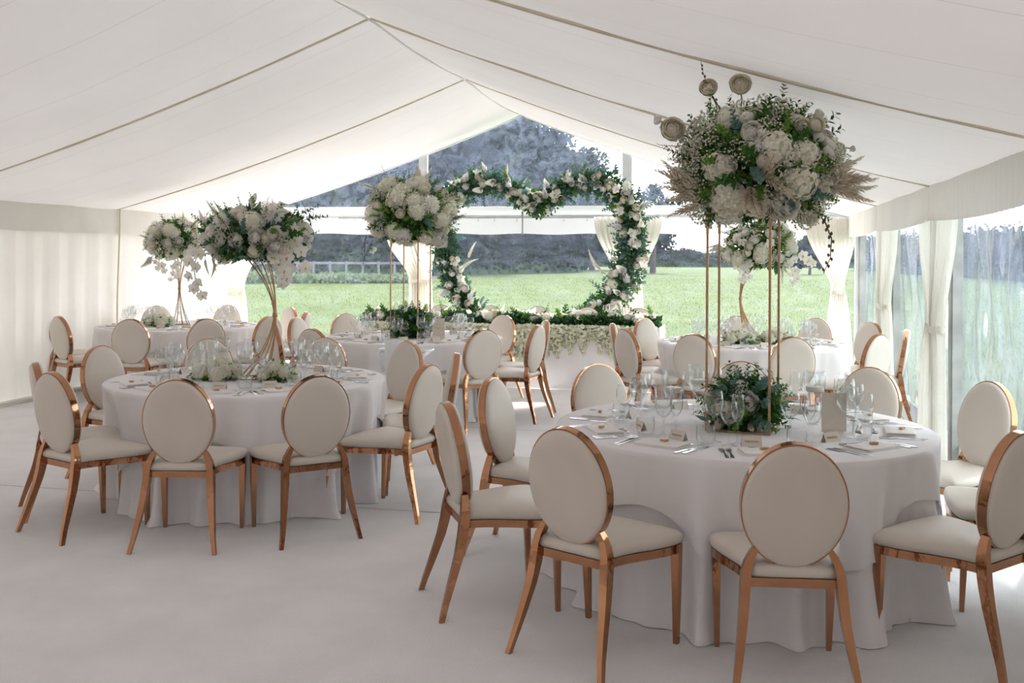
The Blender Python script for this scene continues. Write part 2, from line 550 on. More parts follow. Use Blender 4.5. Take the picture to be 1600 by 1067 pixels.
# gable: uprights, beam, pelmet, clear panels
for x in (WL + 0.05, XC - 1.485, XC + 1.485, WR - 0.05):
    b = MB()
    top = min(roof_z(max(XL, min(XR, x)), YG), 3.4) + 0.05
    b.box((x, YG + 0.05, top / 2), (0.10, 0.08, top))
    b.box((x + 0.065, YG + 0.04, top / 2), (0.03, 0.05, top))
    struct('trim_%d' % TRIM, b.mesh('upright', M['white_alloy'], False)); TRIM += 1
b = MB()
b.box(((WL + WR) / 2, YG + 0.03, 2.150), (WR - WL, 0.04, 0.03))
struct('trim_%d' % TRIM, b.mesh('gable_beam', M['white_alloy'], False)); TRIM += 1
b = MB()
b.grid(lambda u, v: (WL + (WR - WL) * u, YG + 0.02 - 0.012 * math.sin(PI * v), 2.165 + 0.13 * v), 60, 6)
struct('trim_%d' % TRIM, b.mesh('beam_cover', M['white_pvc'])); TRIM += 1
b = MB()
b.grid(lambda u, v: (WL + (WR - WL) * u, YG + 0.03 + 0.012 * math.sin(18 * u + 3) * v, 2.16 - (0.265 + 0.008 * math.sin(60 * u)) * v), 120, 4)
struct('trim_%d' % TRIM, b.mesh('pelmet', M['white_pvc'])); TRIM += 1
n = 4
# upper triangular panels
xs = [XL, XC - 1.485, XC + 1.485, XR]
for a, c in zip(xs[:-1], xs[1:]):
    b = MB()
    b.grid(lambda u, v: (a + (c - a) * u, YG + 0.075 + 0.006 * math.sin(7 * u + 5 * v), 2.29 + (max(roof_z(a + (c - a) * u, YG) + 0.03, 2.29) - 2.29) * v), 40, 12)
    struct('window_%d' % n, b.mesh('window', M['gable_pvc'])); n += 1
for a, c in zip([WL, XC - 1.485, XC + 1.485], [XC - 1.485, XC + 1.485, WR]):
    rnd = random.Random(n)
    p1, p2 = rnd.uniform(0, 6), rnd.uniform(0, 6)
    b = MB()
    b.grid(lambda u, v: (a + (c - a) * u, YG + 0.065 + 0.010 * math.sin(6 * u + 5 * v + p1) + 0.006 * math.sin(17 * v - 9 * u + p2), 0.02 + 2.1 * v), 44, 40)
    struct('window_%d' % n, b.mesh('window', M['panel_pvc'])); n += 1
# curtain rail with hooks under the beam
rail = thing('curtain_rail', 'thin grey curtain rail with hooks under the gable beam', 'rail', (XC, YG - 0.05, 2.13))
b = MB(); b.tube([(-2.75, 0, 0), (1.18, 0, 0)], 0.011, 8); b.ball((1.2, 0, 0), 0.02)
link('pole', b.mesh('pole', M['steel']), rail)
for x in (-2.5, -2.1, -1.7, -0.95, -0.62, -0.38, -0.05, 0.28, 0.62, 0.95, 1.12):
    b = MB(); b.tube([(x, 0, 0.012), (x, -0.012, -0.02), (x + 0.012, -0.01, -0.05), (x - 0.012, -0.01, -0.055)], 0.004, 5)
    link('hook', b.mesh('hook', M['steel']), rail)
st = MB(); st.box((0, 0, -0.13), (0.018, 0.008, 0.30)); st.box((0, -0.004, 0.0), (0.03, 0.02, 0.05)); st.box((0, -0.004, -0.27), (0.028, 0.015, 0.03))
thing('hanging_strap', 'grey strap hanging from the middle of the gable beam', 'strap', (-3.03, YG - 0.07, 2.17), data=st.mesh('strap', M['steel'], False))

# tied-back curtains
def curtain(label, top, waist, bottom, zt, zw, zb, loc, along, out, seed, nf=9):
    """top/waist/bottom: (start, end) along the wall direction"""
    o = thing('tied_curtain', label, 'curtain', loc, group=None)
    al, ou = Vector(along), Vector(out)
    b = MB()
    rnd = random.Random(seed)
    p = rnd.uniform(0, 6)
    def lerp(a, c, t): return a + (c - a) * t
    def fn(u, v):
        z = lerp(zt, zb, v)
        if z > zw:
            t = (zt - z) / (zt - zw); k = smoothstep(t) ** 1.25
            s0, s1 = lerp(top[0], waist[0], k), lerp(top[1], waist[1], k)
        else:
            t = (zw - z) / max(zw - zb, 1e-3); k = math.sqrt(min(1, t * 1.15)) if t < 0.87 else 1.0
            s0, s1 = lerp(waist[0], bottom[0], k), lerp(waist[1], bottom[1], k)
        wd = s1 - s0
        am = 0.020 + 0.028 * min(1, 0.25 / max(wd, 0.05))
        d = am * math.sin(2 * PI * nf * u + p + 0.8 * math.sin(3 * u)) + 0.4 * am * math.sin(2 * PI * nf * 2.1 * u + 2 * v)
        q = al * (s0 + wd * u) + ou * (0.05 + d)
        return (q.x, q.y, z - loc[2])
    b.grid(fn, nf * 12, 40)
    link('drape', b.mesh('drape', M['curtain']), o)
    b = MB()
    cen = (waist[0] + waist[1]) / 2; hw = (waist[1] - waist[0]) / 2 + 0.012
    def band(u, v):
        th = 2 * PI * u
        q = al * (cen + hw * math.cos(th)) + ou * (0.05 + 0.065 * math.sin(th))
        return (q.x, q.y, zw - loc[2] + (v - 0.5) * 0.05 + 0.006 * math.sin(5 * th))
    b.grid(band, 28, 2, closed=True)
    link('tie_band', b.mesh('tie_band', M['curtain']), o)
    return o
gy = YG - 0.16
curtain('ivory tied curtain in the far left corner of the marquee', (-7.55, -6.85), (-7.5, -7.25), (-7.55, -7.16), 2.12, 1.05, 0.02, (0, gy, 0), (1, 0, 0), (0, -1, 0), 1)
curtain('ivory tied curtain on the gable upright behind the tall stand', (-5.02, -4.26), (-4.66, -4.34), (-4.66, -4.30), 1.93, 1.22, 0.02, (0, gy, 0), (1, 0, 0), (0, -1, 0), 2)
curtain('ivory tied curtain behind the right side of the flower heart', (-1.99, -1.06), (-1.68, -1.33), (-1.64, -1.28), 2.13, 1.24, 0.02, (0, gy, 0), (1, 0, 0), (0, -1, 0), 3, 11)
curtain('ivory tied curtain in the far right corner of the gable', (0.80, 1.46), (1.14, 1.30), (1.06, 1.42), 2.10, 1.13, 0.02, (0, gy, 0), (1, 0, 0), (0, -1, 0), 4)
curtain('ivory tied curtain on the second post from the gable corner', (10.12, 11.35), (10.65, 11.25), (10.35, 11.45), 1.90, 1.10, 0.02, (XR + 0.07, 0, 0), (0, 1, 0), (-1, 0, 0), 5, 10)
curtain('ivory tied curtain on the post behind the nearest right table', (7.42, 8.75), (7.85, 8.32), (7.72, 8.72), 1.93, 1.07, 0.02, (XR + 0.07, 0, 0), (0, 1, 0), (-1, 0, 0), 6, 10)

# floor: white carpet laid in strips with a seam
b = MB()
b.grid(lambda u, v: (WL + (WR - WL) * u, YB + (YG - YB) * v, 0.0), 20, 40)
struct('floor', b.mesh('floor', M['carpet']))
for pts in ([(-7.5, 6.06), (-4.6, 6.02), (-2.6, 6.03), (1.4, 6.05)], [(-7.5, 9.1), (1.4, 9.06)]):
    b = MB()
    for p, q in zip(pts[:-1], pts[1:]):
        b.add([(p[0], p[1] - 0.005, 0.002), (q[0], q[1] - 0.005, 0.002), (q[0], q[1] + 0.005, 0.002), (p[0], p[1] + 0.005, 0.002)], [(0, 1, 2, 3)])
    struct('trim_%d' % TRIM, b.mesh('seam', M['seam'])); TRIM += 1

# ------------------------------------------------------------------ outside
b = MB()
b.grid(lambda u, v: (-260 + 520 * u, -120 + 520 * v, -0.06), 20, 20)
struct('ground', b.mesh('ground', M['field']))

def leaf_cloud(name, P, D, N, L, W, m, fold=0.12):
    """many folded leaves as one mesh; P base points, D directions, N normals (arrays)"""
    P, D, N = (np.asarray(a, dtype=np.float64) for a in (P, D, N))
    k = len(P)
    L = np.broadcast_to(np.asarray(L, float), (k,))[:, None]; W = np.broadcast_to(np.asarray(W, float), (k,))[:, None]
    D = D / (np.linalg.norm(D, axis=1, keepdims=True) + 1e-9)
    S = np.cross(D, N); S /= (np.linalg.norm(S, axis=1, keepdims=True) + 1e-9)
    N2 = np.cross(S, D)
    v = np.stack([P, P + D * L * 0.45 + S * W * 0.5 + N2 * W * fold * 2, P + D * L - N2 * W * fold, P + D * L * 0.45 - S * W * 0.5 + N2 * W * fold * 2], 1).reshape(-1, 3)
    me = bpy.data.meshes.new(name)
    me.vertices.add(4 * k)
    me.vertices.foreach_set('co', v.ravel())
    base = np.arange(k)[:, None] * 4
    tri = np.concatenate([base + np.array([0, 1, 2]), base + np.array([0, 2, 3])], 1).reshape(-1, 3)
    me.loops.add(6 * k)
    me.loops.foreach_set('vertex_index', tri.ravel().astype(np.int32))
    me.polygons.add(2 * k)
    me.polygons.foreach_set('loop_start', np.arange(0, 6 * k, 3, dtype=np.int32))
    me.materials.append(m)
    me.update(calc_edges=True)
    return me

rng = np.random.default_rng(7)
# meadow grass near the marquee
k = 40000
yy = YG + 0.4 + 60 * rng.random(k) ** 1.6
xx = -5 + (rng.random(k) - 0.5) * 1.1 * (yy + 6)
P = np.c_[xx, yy, np.full(k, -0.06)]
D = np.c_[rng.normal(0, 0.35, k), rng.normal(0, 0.35, k), np.ones(k)]
Nn = np.c_[rng.normal(0, 1, k), rng.normal(0, 1, k), np.zeros(k)]
g = link('meadow_grass', leaf_cloud('meadow_grass', P, D, Nn, 0.05 + 0.05 * rng.random(k), 0.010 + 0.010 * (yy - YG) / 30, M['grass']))
g['label'] = 'short bright green meadow grass outside the clear gable'; g['category'] = 'grass'; g['kind'] = 'stuff'

def tree(name, label, x, y, h, blobs, nleaf, leaf, seed, m='tree', cat='tree', group=None):
    o = thing(name, label, cat, (x, y, -0.06), group=group)
    r = np.random.default_rng(seed)
    b = MB(); b.tube([(0, 0, 0), (0.1, 0, h * 0.3), (0, 0.1, h * 0.7)], [0.035 * h, 0.028 * h, 0.012 * h], 8)
    for q in range(4):
        a = q * 1.6 + seed
        b.tube([(0, 0, h * 0.28), (math.cos(a) * h * 0.12, math.sin(a) * h * 0.1, h * 0.45), (math.cos(a) * h * 0.22, math.sin(a) * h * 0.2, h * 0.6)], [0.018 * h, 0.012 * h, 0.005 * h], 6)
    link('trunk', b.mesh('trunk', M['bark']), o)
    Ps, Ds, Ns = [], [], []
    tot = sum(q[3] ** 2 for q in blobs)
    for bx, by, bz, br in blobs:
        # each blob broken up into many small clumps
        nc = max(8, int(26 * (br / 2.0)))
        for _ in range(nc):
            d = r.normal(0, 1, 3); d /= np.linalg.norm(d)
            cc = np.array([bx, by, bz]) + d * br * (0.62 + 0.38 * r.random())
            cr = br * (0.22 + 0.2 * r.random())
            kk = int(nleaf * (br ** 2 / tot) / nc)
            e = r.normal(0, 1, (kk, 3)); e /= np.linalg.norm(e, axis=1, keepdims=True)
            Ps.append(cc + e * cr * (r.random((kk, 1)) ** 0.4)); Ds.append(e + r.normal(0, 0.7, (kk, 3))); Ns.append(r.normal(0, 1, (kk, 3)))
        kk = int(nleaf * 0.35 * br ** 2 / tot)
        e = r.normal(0, 1, (kk, 3)); e /= np.linalg.norm(e, axis=1, keepdims=True)
        Ps.append(np.array([bx, by, bz]) + e * br * 0.8); Ds.append(r.normal(0, 1, (kk, 3))); Ns.append(e)
    Ps = np.concatenate(Ps); Ds = np.concatenate(Ds); Ns = np.concatenate(Ns)
    Ps[:, 2] = np.maximum(Ps[:, 2], 0.1)
    f = link('crown', leaf_cloud('crown', Ps, Ds, Ns, leaf * (0.7 + 0.6 * r.random(len(Ps))), leaf * 0.7, M[m]), o)
    f['kind'] = 'stuff'
    return o

def at_px(px, py_d):
    """ground point at image column px (photo pixels) and distance along the view axis"""
    t = (px - 800) / 1586.7
    p = (CF + CR * t) * py_d
    return p.x, p.y
def make_trees():
    # a row of broad field trees along the left boundary, falling away to the right
    spec = [('tall dark tree at the left end of the field row', 430, 72, 13.0, 1), ('dark tree behind the left gable upright', 560, 82, 17.0, 2),
            ('tall dark tree behind the left lobe of the flower heart', 680, 90, 19.5, 3), ('tallest dark tree at the peak of the gable', 772, 100, 20.3, 4),
            ('dark tree stepping down beside the peak tree', 850, 108, 14.6, 5), ('lower dark tree behind the right lobe of the heart', 925, 114, 9.8, 6)]
    for lb, px, d, h, sd in spec:
        x, y = at_px(px, d)
        r = random.Random(sd)
        bl = [(0, 0, h * 0.62, h * 0.25)]
        for q in range(9):
            a = q * 2.4; rr = h * (0.17 + 0.10 * r.random())
            zz = h * (0.22 + 0.60 * r.random())
            bl.append((math.cos(a) * rr * 1.15, math.sin(a) * rr * 0.8, zz, h * (0.13 + 0.07 * r.random())))
        bl.append((r.uniform(-.5, .5), 0, h * 0.86, h * 0.13))
        tree('field_tree', lb, x, y, h, bl, 15000, 0.55, sd, group=None)
    for lb, px, d, h, sd in [('small round tree beyond the far hedge right of the heart', 1020, 95, 8.3, 11), ('young tree in the hedge far to the right', 1265, 92, 3.9, 12)]:
        x, y = at_px(px, d)
        r = random.Random(sd)
        bl = [(r.uniform(-.22, .22) * h, r.uniform(-.2, .2) * h, h * r.uniform(0.35, 0.82), h * r.uniform(0.14, 0.22)) for _ in range(8)]
        tree('field_tree', lb, x, y, h, bl, 5000, 0.36, sd)
    # hedges
    def hedge(lb, p0, d0, p1, d1, h, th, n, sd, m='hedge', lf=0.30):
        a = Vector((*at_px(p0, d0), 0)); c = Vector((*at_px(p1, d1), 0))
        o = thing('hedgerow', lb, 'hedge', (a.x, a.y, -0.06))
        r = np.random.default_rng(sd)
        v = np.array(c - a); ln = np.linalg.norm(v); nrm = np.array([-v[1], v[0], 0]) / ln
        t = r.random(n); hh = h * (0.82 + 0.18 * np.sin(t * ln * 0.9) * np.sin(t * ln * 0.37 + 1))
        e = r.random(n) ** 0.6 * 2 * PI
        q = t[:, None] * v + nrm * (r.normal(0, th * 0.4, n))[:, None]
        q[:, 2] = hh * np.sqrt(r.random(n))
        f = link('foliage', leaf_cloud('hedge', q, r.normal(0, 1, (n, 3)), r.normal(0, 1, (n, 3)), lf, lf * 0.75, M[m]), o)
        f['kind'] = 'stuff'
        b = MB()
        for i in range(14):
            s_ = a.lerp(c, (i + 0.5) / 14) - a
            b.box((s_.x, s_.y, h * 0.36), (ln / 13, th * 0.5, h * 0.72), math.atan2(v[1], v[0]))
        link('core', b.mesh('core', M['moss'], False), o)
    hedge('dense dark hedge behind the post and rail fence', 300, 60, 900, 102, 5.6, 3.0, 30000, 21, lf=0.42)
    hedge('dark hedge beyond the meadow on the marquee right side', 1345, 125, 1900, 48, 4.2, 3.0, 14000, 24, lf=0.4)
    hedge('low dark hedge along the far right edge of the field', 900, 150, 1330, 150, 2.9, 3.5, 9000, 22, lf=0.45)
    hedge('rough undergrowth at the foot of the rail fence', 340, 56, 660, 59, 0.62, 2.2, 2600, 23, 'weed', 0.22)
    # post and rail fence
    a = Vector((*at_px(385, 58), 0)); c = Vector((*at_px(690, 61), 0))
    f = thing('rail_fence', 'weathered grey post and rail fence before the dark hedge', 'fence', (a.x, a.y, -0.06))
    v = c - a; ang = math.atan2(v.y, v.x); ln = v.length
    pm = MB(); pm.box((0, 0, 0.62), (0.13, 0.10, 1.24)); pm = pm.mesh('fence_post', M['wood'], False)
    rm = MB(); rm.box((0.9, 0, 0), (1.8, 0.05, 0.13)); rm = rm.mesh('fence_rail', M['wood'], False)
    k = int(ln / 0.9)
    for i in range(k + 1):
        p = v * (i / k)
        o = link('post', pm, f, (p.x, p.y, 0)); o.rotation_euler = (0, 0, ang)
        if i % 2 == 0 and i < k:
            for z in (0.28, 1.12):
                o = link('rail', rm, f, (p.x, p.y, z)); o.rotation_euler = (0, 0, ang)
make_trees()

# ------------------------------------------------------------------ chairs
def make_chair():
    root = bpy.data.objects.new('dining_chair', None)
    COL.objects.link(root)
    # seat outline: narrow back, bell-shaped sides, wide front (local +Y is the front)
    def halfw(t): return 0.164 + 0.086 * smoothstep((t - 0.12) / 0.85)
    Y0, Y1 = -0.215, 0.222
    right = []
    for i in range(15):
        t = i / 14
        right.append((halfw(t), Y0 + (Y1 - 0.03 - Y0) * t))
    front = [(0.246, Y1 - 0.012), (0.225, Y1 - 0.001), (0.17, Y1 + 0.009), (0.08, Y1 + 0.016), (0, Y1 + 0.018)]
    half = right + front
    outline = half + [(-x, y) for x, y in reversed(half[:-1])] + [(-0.08, Y0), (0.08, Y0)]
    n = len(outline)
    cy0 = 0.03
    def ring(s, z, dz=0.0):
        return [(x * s, cy0 + (y - cy0) * s, z + dz) for x, y in outline]
    def loft(b, rings, cap0=False, cap1=False):
        vs = [p for r_ in rings for p in r_]
        fs = [(j * n + i, j * n + (i + 1) % n, (j + 1) * n + (i + 1) % n, (j + 1) * n + i) for j in range(len(rings) - 1) for i in range(n)]
        if cap0: fs.append(tuple(range(n - 1, -1, -1)))
        if cap1: fs.append(tuple((len(rings) - 1) * n + i for i in range(n)))
        b.add(vs, fs)
    b = MB()
    loft(b, [ring(0.97, 0.418), ring(1.015, 0.425), ring(1.03, 0.441), ring(1.015, 0.457), ring(0.96, 0.468), ring(0.8, 0.478), ring(0.5, 0.485), ring(0.2, 0.487)], True, True)
    link('seat', b.mesh('seat', M['ivory']), root)
    b = MB()
    loft(b, [ring(0.93, 0.384), ring(1.0, 0.384), ring(1.0, 0.418), ring(0.93, 0.418), ring(0.93, 0.384)])
    link('seat_frame', smooth_by_angle(b.mesh('seat_frame', M['copper'])), root)
    # oval back
    TZ, A, B = 0.69, 0.195, 0.235
    TL = math.tan(R(9.5))
    def back(x, z, d):                     # a point on the tilted back, d = offset towards the front
        return (x, -0.222 - (z - TZ) * TL + d, z + d * 0.16)
    m_ = 48
    b = MB()
    def rimf(u, v):
        th = 2 * PI * u
        k = [(1.0, 0.018), (1.0, -0.018), (0.955, -0.018), (0.955, 0.018), (1.0, 0.018)][int(round(v * 4))]
        return back(A * k[0] * math.cos(th), TZ + B * k[0] * math.sin(th), k[1])
    b.grid(rimf, m_, 4, closed=True)
    link('back_rim', smooth_by_angle(b.mesh('back_rim', M['copper'])), root)
    b = MB()
    for sgn in (1, -1):
        prof = [(0.968, 0.012), (0.972, 0.020), (0.955, 0.028), (0.91, 0.035), (0.75, 0.040), (0.45, 0.043), (0.15, 0.044)]
        vs = []
        for k, d in prof:
            for i in range(m_):
                th = 2 * PI * i / m_
                vs.append(back(A * k * math.cos(th), TZ + B * k * math.sin(th), sgn * d))
        fs = [(j * m_ + i, j * m_ + (i + 1) % m_, (j + 1) * m_ + (i + 1) % m_, (j + 1) * m_ + i) for j in range(len(prof) - 1) for i in range(m_)]
        fs.append(tuple((len(prof) - 1) * m_ + i for i in range(m_)))
        if sgn > 0: fs = [tuple(reversed(f)) for f in fs]
        b.add(vs, fs)
    link('backrest', b.mesh('backrest', M['ivory']), root)
    # rear legs sweep up into the oval; front legs taper
    def bar(path):
        b = MB()
        k = len(path)
        vs = []
        for (x, y, z, wx, wy) in path:
            vs += [(x - wx / 2, y - wy / 2, z), (x + wx / 2, y - wy / 2, z), (x + wx / 2, y + wy / 2, z), (x - wx / 2, y + wy / 2, z)]
        fs = [(0, 3, 2, 1), tuple((k - 1) * 4 + i for i in range(4))]
        for j in range(k - 1):
            for i in range(4):
                fs.append((j * 4 + i, j * 4 + (i + 1) % 4, (j + 1) * 4 + (i + 1) % 4, (j + 1) * 4 + i))
        b.add(vs, fs)
        return b
    for s in (-1, 1):
        pts = [(0.228, -0.325, 0, .020, .024), (0.214, -0.305, 0.07, .023, .027), (0.198, -0.272, 0.17, .028, .033), (0.184, -0.240, 0.27, .033, .038),
               (0.176, -0.222, 0.35, .036, .042), (0.173, -0.215, 0.40, .036, .044), (0.170, -0.210, 0.435, .035, .042), (0.160, -0.206, 0.475, .032, .038),
               (0.143, -0.203, 0.510, .028, .034), (0.126, -0.203, 0.535, .022, .030)]
        b = bar([(s * x, y, z, wx, wy) for x, y, z, wx, wy in pts])
        link('leg', smooth_by_angle(b.mesh('leg', M['copper']), 40), root)
    for s in (-1, 1):
        pts = [(0.224, 0.210, 0, .020, .020), (0.228, 0.204, 0.2, .028, .028), (0.230, 0.198, 0.384, .036, .036), (0.230, 0.198, 0.417, .036, .036)]
        b = bar([(s * x, y, z, wx, wy) for x, y, z, wx, wy in pts])
        link('leg', smooth_by_angle(b.mesh('leg', M['copper']), 40), root)
    return root

TABLES = {
    'T1': dict(c=(0.0, 5.2), ph='nearest right table', seats=[
        ('front-left', -118, 1.40), ('front-centre', -82, 1.36), ('front-right', -41, 1.36), ('left-front', -151, 1.47), ('left-rear', 171, 1.32),
        ('rear-left', 129, 1.36), ('rear-centre', 90, 1.45), ('rear-right', 60, 1.52), ('right-rear', 30, 1.50), ('right-middle', -3, 1.42)]),
    'T2': dict(c=(-3.25, 6.3), ph='front left table', seats=[
        ('front-centre', -78, 1.37), ('front-right', -47, 1.36), ('front-left', -113, 1.36), ('left-front', -138, 1.27), ('left-rear', 170, 1.28),
        ('rear-left', 131, 1.28), ('rear-centre', 91, 1.32), ('rear-right', 58, 1.36), ('right-rear', 18, 1.37), ('right-front', -13, 1.37)]),
    'T3': dict(c=(-6.4, 10.7), ph='far left corner table', seats=[
        ('front-centre', -78, 1.45), ('front-right', -49, 1.50), ('front-left', -117, 1.40), ('left-front', -154, 1.37), ('left-rear', 171, 1.28),
        ('rear-left', 133, 1.30), ('rear-centre', 96, 1.40), ('rear-right', 54, 1.42), ('right-rear', 12, 1.45), ('right-front', -22, 1.50)]),
    'T4': dict(c=(-3.28, 9.9), ph='middle table with tall stand', seats=[
        ('right-front', -44, 1.36), ('right-middle', -11, 1.35), ('right-rear', 19, 1.34), ('rear-right', 62, 1.38), ('rear-left', 141, 1.38),
        ('left-rear', 174, 1.32), ('left-front', -146, 1.36), ('front-left', -111, 1.40)]),
    'T5': dict(c=(0.10, 10.25), ph='far right table', seats=[
        ('front-left', -111, 1.38), ('front-right', -77, 1.40), ('left-front', -142, 1.42), ('left-middle', -173, 1.33), ('left-rear', 146, 1.33),
        ('rear-left', 96, 1.45), ('rear-right', 62, 1.46), ('right-rear', 34, 1.42), ('right-middle', -8, 1.38), ('right-front', -40, 1.36)]),
}
proto = make_chair()
first = True
def place_chair(x, y, rz, label, group):
    global first
    o = proto if first else copy_tree(proto)
    first = False
    o.location = (x, y, 0); o.rotation_euler = (0, 0, rz)
    o['label'] = label; o['category'] = 'chair'; o['group'] = group
    return o
for key, T in TABLES.items():
    for (nm, ang, r) in T['seats']:
        a = R(ang)
        rr = r - 0.222
        place_chair(T['c'][0] + rr * math.cos(a), T['c'][1] + rr * math.sin(a), a + PI / 2,
                    'ivory oval-back chair, copper frame, %s seat of the %s' % (nm, T['ph']), 'chairs around the ' + T['ph'])
for x, nm in ((-3.93, 'far left'), (-3.24, 'second'), (-2.60, 'middle'), (-1.95, 'fourth'), (-1.29, 'far right')):
    place_chair(x, 12.83, PI, 'ivory oval chair behind the flower-topped head table, %s of five' % nm, 'chairs behind the head table')

# ------------------------------------------------------------------ table linen
def round_cloth(key, label, seed):
    T = TABLES[key]
    rnd = random.Random(seed)
    ph = [rnd.uniform(0, 6) for _ in range(8)]
    o = thing('tablecloth', label, 'tablecloth', (T['c'][0], T['c'][1], 0), group='white round tablecloths')
    RT, ZT = 0.90, 0.750
    def skirt(off, zb, amp, nf, hem=None):
        b = MB()
        prof = [0.0, 0.3, 0.6, 0.85, 0.97, 1.0]
        nz = 18
        def fn(u, v):
            th = 2 * PI * u
            if v < 0.25:
                k = v / 0.25
                return ((RT - 0.012 + off) * k * math.cos(th), (RT - 0.012 + off) * k * math.sin(th), ZT + off * 0.3)
            t = (v - 0.25) / 0.75
            zbot = zb if hem is None else hem(th)
            if t < 0.08:
                q = t / 0.08
                rr = RT - 0.012 + off + 0.012 * math.sin(q * PI / 2); z = ZT + off * 0.3 - 0.012 * (1 - math.cos(q * PI / 2))
                t2 = 0
            else:
                t2 = (t - 0.08) / 0.92
                rr = RT + off; z = (ZT - 0.012) + (zbot - ZT + 0.012) * t2
            drop = max(0.0, (ZT - z) / ZT)
            w_ = math.sin(nf * th + ph[0] + 1.1 * math.sin(2 * th + ph[1])) + 0.55 * math.sin((nf * 1.7 // 1) * th + ph[2] + 0.6 * math.sin(3 * th)) + 0.3 * math.sin((nf * 3) * th + ph[3])
            rr += amp * drop ** 0.75 * (w_ * (0.65 + 0.35 * math.sin(2 * th + ph[4])) + 0.35) + 0.020 * drop
            if hem is None and t2 > 0.93:
                rr += 0.022 * (t2 - 0.93) / 0.07 * (1 + math.sin(5 * th + ph[5]))
            for nm_, ang, r_ in T['seats']:          # the chairs push the cloth in
                dth = (th - R(ang) + PI) % (2 * PI) - PI
                k_ = min(1.0, drop * 3) * math.exp(-(dth / 0.25) ** 4)
                rr = rr * (1 - k_) + min(rr, RT + off - 0.045 - max(0, 1.36 - r_) + 0.60 * (rr - RT - off)) * k_
            rr += 0.025 * min(1.0, drop * 2.0) * math.sin(27 * th + 2.0 * math.sin(3 * th + ph[7]) + ph[6]) * (0.6 + 0.4 * math.sin(5 * th + ph[0]))
            return (rr * math.cos(th), rr * math.sin(th), z)
        b.grid(fn, 300, 24, closed=True)
        return b
    link('undercloth', skirt(0.0, 0.004, 0.078, 15).mesh('undercloth', M['cloth']), o)
    link('overcloth', skirt(0.022, 0, 0.074, 15, lambda th: 0.37 - 0.15 * math.cos(4 * th + ph[6]) + 0.02 * math.sin(9 * th)).mesh('overcloth', M['cloth']), o)
    return o
for i, (k, lb) in enumerate((('T1', 'white layered cloth on the nearest right round table'), ('T2', 'white layered cloth on the front left round table'),
               ('T3', 'white cloth on the round table in the far left corner'), ('T4', 'white cloth on the middle round table under tall gold stand'),
               ('T5', 'white cloth on the far right round table by clear gable'))):
    round_cloth(k, lb, 60 + i)
ZTAB = 0.7545
# head table, straight run dressed to the floor
HX0, HX1, HY0, HY1 = -4.65, -0.92, 11.93, 12.62
o = thing('head_tablecloth', 'white floor-length cloth of the long head table', 'tablecloth', (0, 0, 0))
b = MB()
def hfn(u, v):
    per = [(HX0, HY1), (HX0, HY0), (HX1, HY0), (HX1, HY1)]
    L = [HY1 - HY0, HX1 - HX0, HY1 - HY0]
    s = u * sum(L)
    for i in range(3):
        if s <= L[i] + 1e-6 or i == 2:
            t = s / L[i]; break
        s -= L[i]
    x = per[i][0] + (per[i + 1][0] - per[i][0]) * t; y = per[i][1] + (per[i + 1][1] - per[i][1]) * t
    ox, oy = [(-1, 0), (0, -1), (1, 0)][i]
    d = 0.010 * v * (math.sin(9 * u * 5) + 0.6 * math.sin(55 * u))
    return (x + ox * d, y + oy * d, 0.75 - 0.745 * v)
b.grid(hfn, 160, 8)
b.add([(HX0, HY0, 0.75), (HX1, HY0, 0.75), (HX1, HY1, 0.75), (HX0, HY1, 0.75)], [(0, 1, 2, 3)])
link('drop', b.mesh('head_cloth', M['cloth']), o)

# ------------------------------------------------------------------ tableware prototypes
def wine(h, rb, rim, foot=0.036, stem=0.004, bowl=0.5, tulip=0.8):
    b = MB()
    zb = h * (1 - bowl)
    out = [(1e-5, 0.0), (foot, 0.0), (foot, 0.003), (foot * 0.5, 0.006), (stem * 1.3, 0.014), (stem, 0.03), (stem, zb - 0.012), (stem * 1.6, zb)]
    hb = h - zb
    prof = [(0.35, 0.06), (0.68, 0.17), (0.92, 0.33), (1.0, 0.48), (0.96, 0.68), (0.87, 0.88), (rim, 1.0)]
    o2 = [(rb * k, zb + hb * t) for k, t in prof]
    inn = [(max(rb * k - 0.0016, 1e-5), zb + hb * t + 0.001) for k, t in reversed(prof)] + [(1e-5, zb + 0.006)]
    b.lathe(out + o2 + inn, 20)
    return b.mesh('stem_glass', M['glass'])
def tumbler():
    b = MB()
    pr = [(1e-5, 0), (0.030, 0), (0.034, 0.006), (0.043, 0.032), (0.0445, 0.055), (0.042, 0.085), (0.040, 0.092), (0.0385, 0.092), (0.0405, 0.083), (0.0425, 0.055), (0.041, 0.034), (0.031, 0.014), (1e-5, 0.012)]
    b.lathe(pr, 22)
    return b.mesh('tumbler', M['glass'])
G_BIG, G_MID, G_FLU, G_TUM = wine(0.235, 0.047, 0.78), wine(0.200, 0.040, 0.80, bowl=0.52), wine(0.225, 0.031, 0.80, foot=0.033, bowl=0.56), tumbler()
